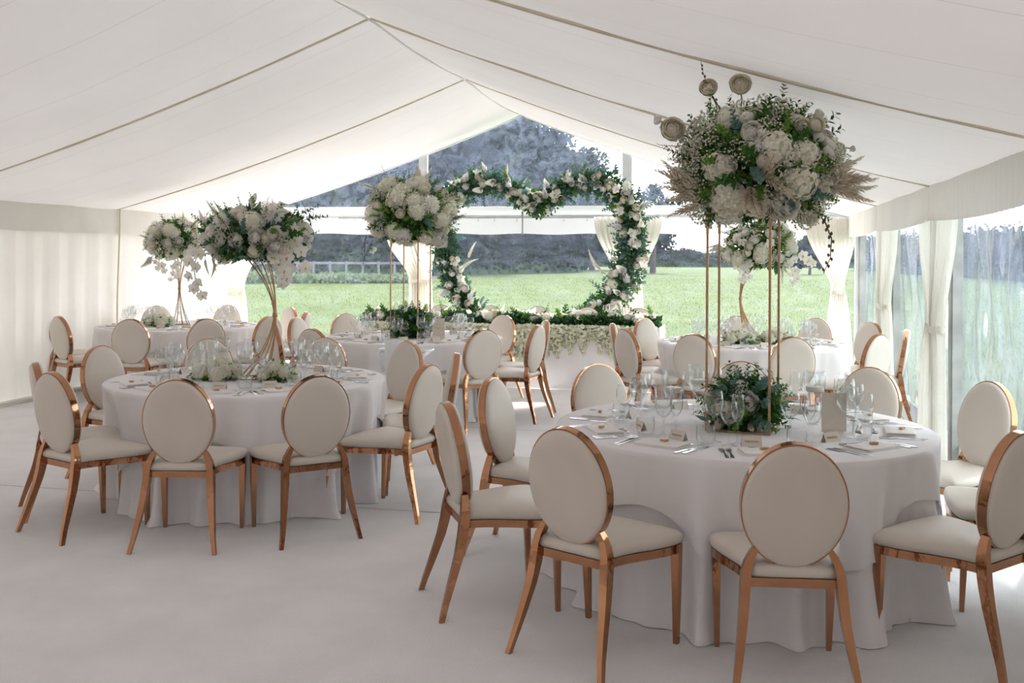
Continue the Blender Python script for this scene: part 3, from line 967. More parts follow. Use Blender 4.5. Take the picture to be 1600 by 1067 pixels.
def cutlery():
    out = {}
    b = MB()     # fork, handle towards -Y
    def strip(b, pts, th=0.0025):
        for (y0, w0, z0), (y1, w1, z1) in zip(pts[:-1], pts[1:]):
            vs = [(-w0, y0, z0), (w0, y0, z0), (w1, y1, z1), (-w1, y1, z1)]
            vs += [(x, y, z + th) for x, y, z in vs]
            b.add(vs, [(0, 3, 2, 1), (4, 5, 6, 7), (0, 1, 5, 4), (1, 2, 6, 5), (2, 3, 7, 6), (3, 0, 4, 7)])
    strip(b, [(-0.10, 0.008, 0.0), (-0.085, 0.0085, 0.001), (-0.02, 0.003, 0.004), (0.02, 0.003, 0.007), (0.035, 0.009, 0.006), (0.055, 0.0115, 0.003)])
    for k in range(4):
        x = -0.0095 + k * 0.0063
        b.box((x, 0.077, 0.0045), (0.003, 0.045, 0.0025))
    out['fork'] = b.mesh('fork', M['silver'], False)
    b = MB()
    strip(b, [(-0.11, 0.007, 0.0), (-0.10, 0.009, 0.0), (-0.02, 0.0075, 0.0), (0.0, 0.005, 0.001)], 0.007)
    strip(b, [(0.0, 0.006, 0.001), (0.015, 0.0095, 0.001), (0.08, 0.0105, 0.001), (0.105, 0.006, 0.001), (0.115, 0.001, 0.001)], 0.0025)
    out['knife'] = b.mesh('knife', M['silver'], False)
    b = MB()
    strip(b, [(-0.09, 0.007, 0.0), (-0.075, 0.0075, 0.001), (-0.01, 0.003, 0.005), (0.035, 0.003, 0.006)])
    b.lathe([(1e-5, 0.001), (0.010, 0.002), (0.0165, 0.006), (0.0165, 0.0075), (0.010, 0.004), (1e-5, 0.003)], 14, (0, 0, 0))
    k0 = len(b.v) - 84
    b.v[k0:] = [(x, 0.055 + y * 1.35, z) for x, y, z in b.v[k0:]]
    out['spoon'] = b.mesh('spoon', M['silver'])
    return out
CUT = cutlery()
def napkin_mesh():
    b = MB()
    for k in range(3):
        z0 = 0.0002 + k * 0.0052
        wx, wy = 0.118 - 0.003 * k, 0.072 - 0.002 * k
        def fn(u, v, z0=z0, wx=wx, wy=wy, k=k):
            th = 2 * PI * u
            # rounded-rectangle pillow
            e = 0.16
            cx, sx = math.cos(th), math.sin(th)
            x = math.copysign(abs(cx) ** e, cx); y = math.copysign(abs(sx) ** e, sx)
            s = [0.0, 0.97, 1.0, 1.0, 0.97, 0.5, 0.0][int(round(v * 6))]
            z = [0, 0, 0.0012, 0.0038, 0.005, 0.0056, 0.0058][int(round(v * 6))]
            wob = 0.0009 * math.sin(3 * th + k) if k < 2 else 0.0015 * math.sin(2 * th + 1)
            return (x * wx * s, y * wy * s, z0 + z + wob * s)
        b.grid(fn, 40, 6, closed=True)
    return b.mesh('napkin', M['napkin'])
NAP = napkin_mesh()
def favour_mesh():
    b = MB().use(M['toffee'])
    b.box((0, 0, 0.005), (0.036, 0.016, 0.010))
    b.use(M['card'])
    b.box((0, 0.004, 0.0107), (0.030, 0.020, 0.0012))
    return b.mesh('favour', None, False)
FAV = favour_mesh()
def tent_mesh():
    b = MB()
    w_, h, d = 0.045, 0.045, 0.018
    t = 0.0008
    vs = [(-w_, -d, 0), (w_, -d, 0), (w_, 0, h), (-w_, 0, h), (-w_, d, 0), (w_, d, 0), (-w_, -d + 2 * t, 0), (w_, -d + 2 * t, 0), (w_, 0, h - 2 * t), (-w_, 0, h - 2 * t), (-w_, d - 2 * t, 0), (w_, d - 2 * t, 0)]
    b.add(vs, [(0, 1, 2, 3), (3, 2, 5, 4), (6, 9, 8, 7), (9, 10, 11, 8), (0, 6, 7, 1), (4, 5, 11, 10), (0, 3, 9, 6), (3, 4, 10, 9), (1, 7, 8, 2), (2, 8, 11, 5)])
    return b.mesh('place_card', M['card'], False)
CARD = tent_mesh()
def script_mesh():
    b = MB()
    rnd = random.Random(5)
    pts = []
    for i in range(46):
        t = i / 45
        x = -0.030 + 0.060 * t
        z = 0.024 + 0.0045 * math.sin(i * 1.35) * (1.4 if i % 11 < 3 else 0.8)
        pts.append((x, -0.018 + z / 0.045 * 0.018 - 0.0012, z))
    b.tube(pts, 0.0008, 4)
    return b.mesh('lettering', M['goldink'])
SCRIPT = script_mesh()

def put(name, me, label, cat, x, y, z, rz, group):
    return thing(name, label, cat, (x, y, z), rz, group, me)

def setting(key, nm, ang, rnd, full, detail):
    T = TABLES[key]; cx, cy_ = T['c']
    a = R(ang)
    er = Vector((math.cos(a), math.sin(a))); et = Vector((-er.y, er.x))      # +t is the diner's right hand
    face = a + PI / 2
    def pos(r, t): return cx + er.x * r + et.x * t, cy_ + er.y * r + et.y * t
    ph = T['ph']
    j = lambda s: rnd.uniform(-s, s)
    where = '%s place of the %s' % (nm, ph)
    gr = ' on the ' + ph
    x, y = pos(0.735 + j(.01), j(.01))
    put('napkin', NAP, 'folded pale napkin at the ' + where, 'napkin', x, y, ZTAB, face + j(.12), 'folded napkins' + gr)
    put('favour', FAV, 'copper foil favour on the napkin, ' + where, 'favour', x + j(.02), y + j(.02), ZTAB + 0.0178, face + j(.9), 'favours' + gr)
    x, y = pos(0.555 + j(.015), -0.02 + j(.02))
    if detail > 0:
        o = put('place_card', CARD, 'cream tent name card at the ' + where, 'card', x, y, ZTAB, face + j(.25), 'place cards' + gr)
        if detail > 1: link('lettering', SCRIPT, o)
    for q, t in (('outer', -0.178), ('inner', -0.150)):
        x, y = pos(0.745 + j(.01), t + j(.004))
        put('fork', CUT['fork'], 'steel fork, %s of two, at the %s' % (q, where), 'fork', x, y, ZTAB, face + j(.06), 'forks' + gr)
    for q, t in (('inner', 0.150), ('outer', 0.176)):
        x, y = pos(0.740 + j(.01), t + j(.004))
        put('knife', CUT['knife'], 'steel knife, %s of two, at the %s' % (q, where), 'knife', x, y, ZTAB, face + j(.06), 'knives' + gr)
    if detail > 0:
        x, y = pos(0.625 + j(.005), 0.01 + j(.01))
        put('spoon', CUT['spoon'], 'steel dessert spoon above the napkin, ' + where, 'spoon', x, y, ZTAB, face + PI / 2 + j(.1), 'dessert spoons' + gr)
    dt = j(.012); dr = j(.012)
    for me, lab, r, t in ((G_TUM, 'short clear tumbler', 0.585, 0.150), (G_BIG, 'large round wine glass', 0.500, 0.140),
                          (G_MID, 'smaller wine glass', 0.545, 0.232), (G_FLU, 'slim tall wine glass', 0.470, 0.238)):
        x, y = pos(r + dr + j(.008), t + dt + j(.008))
        put('tumbler' if me is G_TUM else 'wine_glass', me, lab + ' at the ' + where, 'glass', x, y, ZTAB, 0, ('tumblers' if me is G_TUM else 'wine glasses') + gr)

T_set = {k: [(nm, ang) for nm, ang, r in T['seats']] for k, T in TABLES.items()}
T_set['T4'] += [('front-centre', -78), ('rear-centre', 100)]
for i, key in enumerate(TABLES):
    rnd = random.Random(100 + i)
    for nm, ang in T_set[key]:
        setting(key, nm, ang, rnd, True, 2 if key in ('T1', 'T2') else 1)

# floating-candle goblets
def goblet(x, y, label, gr):
    o = thing('candle_goblet', label, 'candle glass', (x, y, ZTAB), 0, gr)
    b = MB()
    out = [(1e-5, 0), (0.04, 0), (0.04, 0.003), (0.012, 0.009), (0.005, 0.02), (0.0045, 0.085), (0.009, 0.10), (0.035, 0.125), (0.050, 0.165), (0.054, 0.22), (0.054, 0.268),
           (0.0525, 0.268), (0.0525, 0.22), (0.0485, 0.166), (0.033, 0.128), (1e-5, 0.112)]
    b.lathe(out, 24)
    link('bowl', b.mesh('bowl', M['glass']), o)
    b = MB()
    b.lathe([(1e-5, 0.162), (0.036, 0.164), (0.044, 0.172), (0.045, 0.186), (0.041, 0.190), (1e-5, 0.188)], 20)
    fc = link('floating_candle', b.mesh('candle', M['wax']), o)
    b = MB(); b.tube([(0, 0, 0.187), (0.001, 0, 0.198)], 0.001, 5)
    link('wick', b.mesh('wick', M['twig']), fc)
for (x, y, l) in ((-0.33, 5.12, 'candle goblet left of the gold stand on nearest right table'), (0.36, 5.33, 'candle goblet right of the gold stand on nearest right table'), (-0.22, 5.47, 'candle goblet behind the gold stand on nearest right table')):
    goblet(x, y, l, 'floating candle goblets, nearest right table')
for (x, y, l) in ((-3.13, 6.02, 'candle goblet before the curved stand on front left table'), (-3.52, 6.43, 'candle goblet behind left hydrangeas on front left table'), (-2.90, 6.45, 'candle goblet behind right hydrangeas on front left table')):
    goblet(x, y, l, 'floating candle goblets, front left table')

# table number cards
def number_card(x, y, rz, label, text, w_, h):
    o = thing('table_card', label, 'card', (x, y, ZTAB), rz)
    b = MB(); b.box((0, 0, h / 2 + 0.012), (w_, 0.003, h)); b.box((0, 0, 0.008), (w_ * 0.7, 0.030, 0.016))
    pn = link('panel', b.mesh('panel', M['card'], False), o)
    def txt(s, size, z):
        cu = bpy.data.curves.new('lettering', 'FONT')
        cu.body = s; cu.size = size; cu.align_x = 'CENTER'; cu.extrude = 0.0003
        tmp = bpy.data.objects.new('lettering', cu)
        COL.objects.link(tmp)
        me = bpy.data.meshes.new_from_object(tmp.evaluated_get(bpy.context.evaluated_depsgraph_get()))
        bpy.data.objects.remove(tmp)
        me.materials.clear(); me.materials.append(M['goldink'])
        link('lettering', me, pn, mtx=Matrix.Translation((0, -0.0022, z)) @ Matrix.Rotation(PI / 2, 4, 'X'))
    if text:
        txt('TABLE', w_ * 0.10, h * 0.72)
        txt(text, w_ * 0.28, h * 0.50)
        b = MB()
        pts = []
        for i in range(25):
            t = 2 * PI * i / 24
            pts.append((0.0011 * 16 * math.sin(t) ** 3, -0.0022, h * 0.26 + 0.0011 * (13 * math.cos(t) - 5 * math.cos(2 * t) - 2 * math.cos(3 * t) - math.cos(4 * t))))
        b.tube(pts, 0.0012, 5)
        link('heart_mark', b.mesh('heart_mark', M['goldink']), pn)
    return o
number_card(-2.93, 9.66, YAW - 0.1, 'cream table card reading TWO beside the tall gold stand', 'TWO', 0.125, 0.20)
number_card(0.43, 5.05, YAW + 0.15, 'upright cream menu card among glasses on nearest right table', '', 0.125, 0.185)

# high chair
def high_chair():
    o = thing('high_chair', 'white plastic high chair with tray at the middle table', 'high chair', (-2.95, 8.60, 0), 0.0)
    b = MB()
    def shell(u, v):
        a = PI * (0.0 + 1.0 * u) + PI
        rr = 0.14
        z = 0.50 + 0.36 * v * (0.72 + 0.28 * math.sin(PI * u) ** 1.5)
        return (rr * 1.0 * math.cos(a) * (1 + 0.05 * v), 0.16 * math.sin(a) * (1 + 0.15 * v), z)
    b.grid(shell, 20, 8)
    b.grid(lambda u, v: tuple((p[0] * 0.93, p[1] * 0.93, p[2]) for p in [shell(u, v)])[0], 20, 8)
    link('backrest', b.mesh('shell', M['plastic']), o)
    b = MB(); b.lathe([(1e-5, 0.485), (0.19, 0.485), (0.20, 0.50), (0.19, 0.515), (1e-5, 0.515)], 24)
    link('seat', b.mesh('seat', M['plastic']), o)
    b = MB()
    b.grid(lambda u, v: ([0.0, 0.96, 1.0, 1.0, 0.95, 0.9, 0.0][int(round(v * 6))] * 0.245 * math.copysign(abs(math.cos(2 * PI * u)) ** 0.5, math.cos(2 * PI * u)),
                         0.13 + [0.0, 0.96, 1.0, 1.0, 0.95, 0.9, 0.0][int(round(v * 6))] * 0.13 * math.copysign(abs(math.sin(2 * PI * u)) ** 0.5, math.sin(2 * PI * u)),
                         0.72 + [0, 0, 0.008, 0.03, 0.03, 0.012, 0.012][int(round(v * 6))]), 36, 6, closed=True)
    link('tray', b.mesh('tray', M['plastic']), o)
    for sx in (-1, 1):
        b = MB(); b.tube([(sx * 0.15, -0.06, 0.56), (sx * 0.215, -0.02, 0.71), (sx * 0.225, 0.10, 0.728)], 0.016, 8)
        link('arm', b.mesh('arm', M['plastic']), o)
        for sy in (-1, 1):
            b = MB(); b.tube([(sx * 0.15, sy * 0.12, 0.50), (sx * 0.24, sy * 0.22, 0.0)], [0.020, 0.015], 10)
            link('leg', b.mesh('leg', M['plastic']), o)
high_chair()

# ------------------------------------------------------------------ flowers
def cup_layers(b, layers, seed, nu=5, nv=3):
    """petals as patches of nested cups: (count, radius, polar start, polar end, curl, wave)"""
    rnd = random.Random(seed)
    for (cnt, rad, p0, p1, curl, wave, *zo) in layers:
        zo = zo[0] if zo else 0.0
        off = rnd.uniform(0, 6)
        for k in range(cnt):
            th0 = off + 2 * PI * k / cnt + rnd.uniform(-.12, .12)
            wid = 2 * PI / cnt * 0.82 if cnt > 2 else 2.6
            rr = rad * rnd.uniform(0.94, 1.05); tilt = rnd.uniform(-.06, .08)
            def fn(u, v):
                s = (u - 0.5) * 2
                pol = p0 + (p1 + tilt - p0) * v * (1 - 0.13 * s * s * v)
                r = rr * (1 + curl * v ** 3 + wave * math.sin(9 * s + k) * v)
                th = th0 + s * wid * (0.35 + 0.65 * math.sin(min(1.0, v * 0.85 + 0.12) * PI / 2))
                return (r * math.sin(pol) * math.cos(th), r * math.sin(pol) * math.sin(th), r * math.cos(pol) + zo)
            b.grid(fn, nu, nv)
def P_rose(m, seed, openness=0.0):
    b = MB().use(m)
    cup_layers(b, [(2, .17, 2.9, 0.15, .0, 0, .52), (3, .30, 2.9, .30, .04, 0, .36), (4, .44, 2.85, .45, .07, 0, .24), (5, .58, 2.8, .60 + openness * .2, .12, 0, .13), (5, .74, 2.75, .80 + openness * .3, .16, .01, .05), (6, .88, 2.7, 1.0 + openness * .4, .18, .015, .0), (6, .98, 2.7, 1.25 + openness * .4, .16, .015, -.04)], seed)
    b.use(M['leaf'])
    for k in range(5):
        a = 2 * PI * k / 5
        b.add([(0, 0, -.95), (.5 * math.cos(a - .25), .5 * math.sin(a - .25), -.92), (.85 * math.cos(a), .85 * math.sin(a), -.7), (.5 * math.cos(a + .25), .5 * math.sin(a + .25), -.92)], [(0, 1, 2, 3)])
    return b.mesh('rose', None)
def P_peony(m, seed):
    b = MB().use(m)
    cup_layers(b, [(4, .30, 2.3, .2, .25, .16), (6, .44, 2.3, .35, .25, .16), (8, .58, 2.3, .55, .25, .15), (10, .70, 2.3, .8, .25, .13), (11, .82, 2.3, 1.1, .24, .11), (11, .92, 2.5, 1.4, .22, .08)], seed, 4, 3)
    rnd = random.Random(seed)
    for i in range(26):
        d = Vector((rnd.gauss(0, .55), rnd.gauss(0, .55), 1)).normalized(); a, e = pane_frame(d + Vector((rnd.uniform(-.6, .6), rnd.uniform(-.6, .6), 0)))
        c = d * rnd.uniform(.5, .85)
        b.add([c - a * .14, c + e * .12 + d * .10, c + a * .14, c - e * .12 + d * .06], [(0, 1, 2, 3)])
    return b.mesh('peony', None)
def P_mum(m, seed):
    b = MB().use(m)
    rnd = random.Random(seed)
    for ring_, n_ in ((0.15, 7), (0.45, 12), (0.8, 16), (1.1, 18), (1.4, 20), (1.7, 18)):
        for k in range(n_):
            th = 2 * PI * k / n_ + rnd.uniform(-.1, .1)
            d = Vector((math.sin(ring_) * math.cos(th), math.sin(ring_) * math.sin(th), math.cos(ring_)))
            s = Vector((-math.sin(th), math.cos(th), 0)); up = d.cross(s)
            base = d * 0.35
            b.add([base - s * .03, base + s * .03, d * .75 + s * .085, d * 1.0 + s * .04 - up * .05, d * 1.0 - s * .04 - up * .05, d * .75 - s * .085], [(0, 1, 2, 5), (5, 2, 3, 4)])
    b.ball((0, 0, 0), 0.5)
    return b.mesh('chrysanthemum', None)
def P_hydr(m, seed):
    b = MB().use(m)
    rnd = random.Random(seed)
    n_ = 70
    for i in range(n_):
        z = 1 - 1.55 * (i + 0.5) / n_
        th = i * 2.39996 + rnd.uniform(-.1, .1)
        rr = math.sqrt(max(0, 1 - z * z))
        d = Vector((rr * math.cos(th), rr * math.sin(th), z)).normalized()
        c = d * rnd.uniform(.86, 1.02)
        a, e = pane_frame(d + Vector((rnd.uniform(-.35, .35), rnd.uniform(-.35, .35), rnd.uniform(-.35, .35))))
        r0 = rnd.uniform(0, 1.5)
        for k in range(4):
            t = r0 + k * PI / 2
            u = a * math.cos(t) + e * math.sin(t); v = d.cross(u)
            s = 0.21
            b.add([c, c + u * s * .6 + v * s * .5 + d * .03, c + u * s * 1.15 + d * .0, c + u * s * .6 - v * s * .5 + d * .03], [(0, 1, 2, 3)])
    b.ball((0, 0, 0), 0.78, 10, 6)
    return b.mesh('hydrangea', None)
def P_gyp(m, seed):
    b = MB()
    rnd = random.Random(seed)
    b.use(M['stem'])
    for i in range(9):
        d = Vector((rnd.gauss(0, .6), rnd.gauss(0, .6), 1)).normalized()
        b.tube([(0, 0, -.8), d * .3 + Vector((0, 0, -.3)), d * .95], .012, 3, False)
    b.use(m)
    for i in range(120):
        d = Vector((rnd.gauss(0, 1), rnd.gauss(0, 1), rnd.gauss(.35, 1))).normalized()
        c = d * rnd.uniform(.55, 1.05); s = rnd.uniform(.05, .085)
        b.add([c + Vector(q) * s for q in ((1, 0, 0), (-1, 0, 0), (0, 1, 0), (0, -1, 0), (0, 0, 1), (0, 0, -1))],
              [(0, 2, 4), (2, 1, 4), (1, 3, 4), (3, 0, 4), (2, 0, 5), (1, 2, 5), (3, 1, 5), (0, 3, 5)])
    return b.mesh('gypsophila', None, False)
def P_calla(m):
    b = MB().use(m)
    def fn(u, v):
        th = 2 * PI * u
        lip = 0.5 + 0.5 * math.cos(th)
        r = 0.10 + 0.42 * v ** 2.2 * (0.75 + 0.25 * lip)
        z = -0.9 + 1.2 * v + 0.65 * lip ** 3 * v ** 3
        x = r * math.cos(th) + 0.42 * lip ** 3 * v ** 4
        return (x, r * math.sin(th) * (1 - 0.25 * lip ** 2 * v ** 2), z)
    b.grid(fn, 18, 8, closed=True)
    b.use(M['heart']); b.tube([(0, 0, -.6), (0.02, 0, 0.0), (0.05, 0, .35)], [.05, .06, .03], 6)
    b.use(M['stem']); b.tube([(0, 0, -.88), (0, 0, -1.6)], [.10, .07], 6)
    return b.mesh('calla_lily', None)
def P_orchid(m):
    b = MB().use(m)
    for k, (ang, L, W) in enumerate(((90, 1.0, .62), (18, 1.0, 1.0), (162, 1.0, 1.0), (-54, .95, .6), (234, .95, .6))):
        a = R(ang)
        u = Vector((math.cos(a), math.sin(a), 0)); v = Vector((-math.sin(a), math.cos(a), 0))
        b.grid(lambda s, t: tuple(u * L * (0.05 + 0.95 * t) + v * W * (s - .5) * math.sin(PI * min(1, .08 + .90 * t)) ** .6 + Vector((0, 0, .10 * k % .15 + .18 * t * t - .15 * (2 * s - 1) ** 2 * t))), 4, 5)
    b.use(M['heart'])
    b.ball((0, -.05, .12), .13, 7, 4); b.add([(-.1, -.1, .12), (.1, -.1, .12), (.16, -.34, .28), (-.16, -.34, .28)], [(0, 1, 2, 3)])
    return b.mesh('orchid', None)
def P_plume(m, seed, n_=70, L=1.0, W=.16):
    """soft tapering spike along +Z, slight droop to +X"""
    b = MB()
    rnd = random.Random(seed)
    def ax(t): return Vector((.22 * t * t * L, 0, L * t))
    b.use(M['stem']); b.tube([ax(-.25), ax(0), ax(.5), ax(.95)], [.012, .012, .008, .003], 4)
    b.use(m)
    for i in range(n_):
        t = .05 + .95 * i / n_
        c = ax(t); th = i * 2.4
        o = Vector((math.cos(th), math.sin(th), 0)); s = Vector((-math.sin(th), math.cos(th), 0))
        w_ = W * (1 - t) ** .7 * (.75 + .5 * rnd.random()) + .012
        tip = c + o * w_ + Vector((0, 0, w_ * 1.5))
        b.add([c, c + o * w_ * .5 + s * w_ * .30 + Vector((0, 0, w_ * .5)), tip, c + o * w_ * .5 - s * w_ * .30 + Vector((0, 0, w_ * .5))], [(0, 1, 2, 3)])
    return b.mesh('plume', None)
def leaf6(b, base, d, nrm, L, W):
    s = d.cross(nrm).normalized(); nn = s.cross(d).normalized()
    b.add([base, base + d * L * .3 + s * W * .42 + nn * W * .10, base + d * L * .65 + s * W * .40 + nn * W * .06, base + d * L - nn * L * .12, base + d * L * .65 - s * W * .40 + nn * W * .06, base + d * L * .3 - s * W * .42 + nn * W * .10, base + d * L * .3, base + d * L * .65],
          [(0, 1, 6), (0, 6, 5), (1, 2, 7, 6), (6, 7, 4, 5), (2, 3, 7), (7, 3, 4)])
def P_sprig(m, seed, n_=11, L=1.0, LL=.34, WW=.17, pairs=True):
    b = MB()
    rnd = random.Random(seed)
    def ax(t): return Vector((.15 * math.sin(2 * t + seed), .12 * t * t, L * t))
    b.use(M['stem']); b.tube([ax(-.1), ax(.3), ax(.65), ax(1)], [.016, .014, .010, .004], 4)
    b.use(m)
    for i in range(n_):
        t = .12 + .88 * i / (n_ - 1)
        for s in ((0, PI) if pairs else (0,)):
            th = i * 1.9 + s
            o = Vector((math.cos(th), math.sin(th), 0))
            k = (1.1 - .55 * t) * rnd.uniform(.8, 1.15)
            d = (o + Vector((0, 0, .55))).normalized()
            leaf6(b, ax(t), d, Vector((0, 0, 1)) - o * .4, LL * k, WW * k)
    return b.mesh('leaf_sprig', None)
def P_bigleaf(m):
    b = MB().use(m)
    leaf6(b, Vector((0, 0, 0)), Vector((0, 0, 1)), Vector((0, -1, .1)), 1.0, .55)
    return b.mesh('leaf', None)
def P_branch(seed, L=1.0, buds=14):
    b = MB().use(M['twig'])
    rnd = random.Random(seed)
    def ax(t): return Vector((.18 * t * t + .02 * math.sin(9 * t), .02 * math.sin(7 * t), L * t))
    b.tube([ax(i / 10) for i in range(11)], [.010 - .0006 * i for i in range(11)], 5)
    for i in range(buds):
        t = .12 + .86 * i / buds
        th = i * 2.6
        o = Vector((math.cos(th), math.sin(th), .9)).normalized()
        p = ax(t) + o * .028
        b.ball(p, .017, 6, 4, 1.5)
    return b.mesh('willow_branch', None)
def P_wist(seed):
    b = MB()
    rnd = random.Random(seed)
    b.use(M['stem']); b.tube([(0, 0, 0), (.01, 0, -.5), (0, 0.01, -1)], [.012, .009, .004], 4)
    b.use(M['wist'])
    for i in range(110):
        t = rnd.random() ** .8
        th = rnd.uniform(0, 6.28)
        w_ = .20 * (1 - t) ** .6 + .03
        r = w_ * rnd.uniform(.3, 1)
        c = Vector((r * math.cos(th), r * math.sin(th), -t))
        d = Vector((math.cos(th), math.sin(th), rnd.uniform(-.8, .4))); a, e = pane_frame(d)
        s = .066 * (1.1 - .4 * t)
        b.add([c - a * s, c - e * s * .8, c + a * s, c + e * s * .8], [(0, 1, 2, 3)])
    return b.mesh('wisteria', None, False)
F = {
    'rose': [P_rose(M['cream'], 1), P_rose(M['cream'], 2, .6), P_rose(M['white'], 3)],
    'wrose': [P_rose(M['white'], 4), P_rose(M['white'], 5, .5)],
    'peony': [P_peony(M['white'], 6), P_peony(M['cream'], 7)],
    'mum': [P_mum(M['white'], 8)],
    'hydr': [P_hydr(M['hydr'], 9), P_hydr(M['hydr'], 10)],
    'gyp': [P_gyp(M['gyp'], 11), P_gyp(M['gyp'], 12)],
    'calla': [P_calla(M['white'])],
    'orchid': [P_orchid(M['white'])],
    'plume': [P_plume(M['plume'], 13), P_plume(M['plume'], 14)],
    'wplume': [P_plume(M['wplume'], 15, 60, 1.0, .22)],
    'foxtail': [P_plume(M['hydr'], 16, 110, 1.0, .10)],
    'sprig': [P_sprig(M['leaf'], 17), P_sprig(M['bright'], 18, 12, 1.0, .28, .18), P_sprig(M['leaf'], 19, 9, 1.0, .40, .2)],
    'euca': [P_sprig(M['euca'], 20, 10, 1.0, .30, .26), P_sprig(M['euca'], 21, 12, 1.0, .24, .22)],
    'bright': [P_sprig(M['bright'], 22, 14, 1.0, .24, .15)],
    'bigleaf': [P_bigleaf(M['leaf']), P_bigleaf(M['euca'])],
    'branch': [P_branch(23), P_branch(24)],
    'wist': [P_wist(25), P_wist(26)],
}
NAMES = dict(rose='rose', wrose='rose', peony='peony', mum='chrysanthemum', hydr='hydrangea', gyp='gypsophila', calla='calla_lily', orchid='orchid', plume='pampas_plume',
             wplume='bleached_plume', foxtail='foxtail_spike', sprig='leaf_sprig', euca='eucalyptus_sprig', bright='leaf_sprig', bigleaf='leaf', branch='willow_branch', wist='wisteria')
def fl(kind, parent, p, d, s, rnd, roll=None):
    me = rnd.choice(F[kind])
    return link(NAMES[kind], me, parent, mtx=orient(d, rnd.uniform(0, 6.28) if roll is None else roll, p, s))

def foliage(parent, cen, rad, n_, leaf, m, seed, z0=-1.0):
    r = np.random.default_rng(seed)
    e = r.normal(0, 1, (n_, 3)); e /= np.linalg.norm(e, axis=1, keepdims=True)
    e[:, 2] = np.maximum(e[:, 2], z0)
    p = np.array(cen) + e * np.array(rad) * (0.69 + 0.32 * r.random((n_, 1)))
    f = link('foliage', leaf_cloud('foliage', p, e + r.normal(0, .7, (n_, 3)), r.normal(0, 1, (n_, 3)), leaf * (.7 + .6 * r.random(n_)), leaf * .55, M[m]), parent)
    f['kind'] = 'stuff'
    return f
def core(parent, cen, rad):
    b = MB()
    b.ball((0, 0, 0), 1.0, 14, 8)
    b.v = [(cen[0] + x * rad[0] * (1 + .06 * math.sin(9 * y)), cen[1] + y * rad[1], cen[2] + z * rad[2]) for x, y, z in b.v]
    link('moss_core', b.mesh('moss_core', M['moss']), parent)

def bouquet(parent, cen, rad, recipe, seed, z0=-0.75, leaves=1500, leaf=.05, mats=('leaf', 'bright')):
    """flowers spread over an ellipsoid, all facing outwards"""
    rnd = random.Random(seed)
    core(parent, cen, [q * .62 for q in rad])
    for i, m in enumerate(mats):
        foliage(parent, cen, rad, leaves // len(mats), leaf, m, seed + 7 * i, z0)
    items = []
    for kind, cnt, s, push in recipe:
        items += [(kind, s, push)] * cnt
    rnd.shuffle(items)
    n_ = len(items)
    for i, (kind, s, push) in enumerate(items):
        z = 1 - (1 - z0) * (i + .5) / n_
        th = i * 2.39996 + rnd.uniform(-.2, .2)
        q = math.sqrt(max(0, 1 - z * z))
        d = Vector((q * math.cos(th), q * math.sin(th), z))
        p = Vector(cen) + Vector((d.x * rad[0], d.y * rad[1], d.z * rad[2])) * push
        nd_ = Vector((d.x / rad[0], d.y / rad[1], d.z / rad[2])).normalized()
        nd_ = (nd_ + Vector((rnd.uniform(-.2, .2), rnd.uniform(-.2, .2), rnd.uniform(-.1, .3)))).normalized()
        fl(kind, parent, p, nd_, s * rnd.uniform(.85, 1.15), rnd)

def view_at(cen, px, py, c0, mpp, depth=0.0):
    """point beside an arrangement's centre: offsets measured across and up, as seen from the middle of the tent"""
    v = CR * ((px - c0[0]) * mpp) - CU * ((py - c0[1]) * mpp) - CF * depth
    return Vector(cen) + v

# --- tall square gold stands
def square_stand(label, x, y, rz, hs, h):
    o = thing('flower_stand', label, 'flower stand', (x, y, ZTAB), rz, 'square gold flower stands')
    s = hs
    bar = 0.0055
    for sx in (-1, 1):
        for sy in (-1, 1):
            b = MB(); b.box((sx * s, sy * s, h / 2), (bar * 2, bar * 2, h))
            link('post', b.mesh('post', M['gold'], False), o)
    b = MB()
    for sg in (-1, 1):
        b.box((0, sg * s, bar), (2 * s, bar * 2, bar * 2)); b.box((sg * s, 0, bar), (bar * 2, 2 * s, bar * 2))
    link('base_frame', b.mesh('base_frame', M['gold'], False), o)
    b = MB(); b.box((0, 0, h + 0.004), (2 * s + 0.02, 2 * s + 0.02, 0.008))
    link('top_plate', b.mesh('top_plate', M['gold'], False), o)
    return o
square_stand('tall square gold stand on the nearest right table', 0.008, 5.10, -0.17, 0.148, 1.045)
square_stand('tall square gold stand on the middle table', -3.27, 9.80, -0.12, 0.150, 0.98)

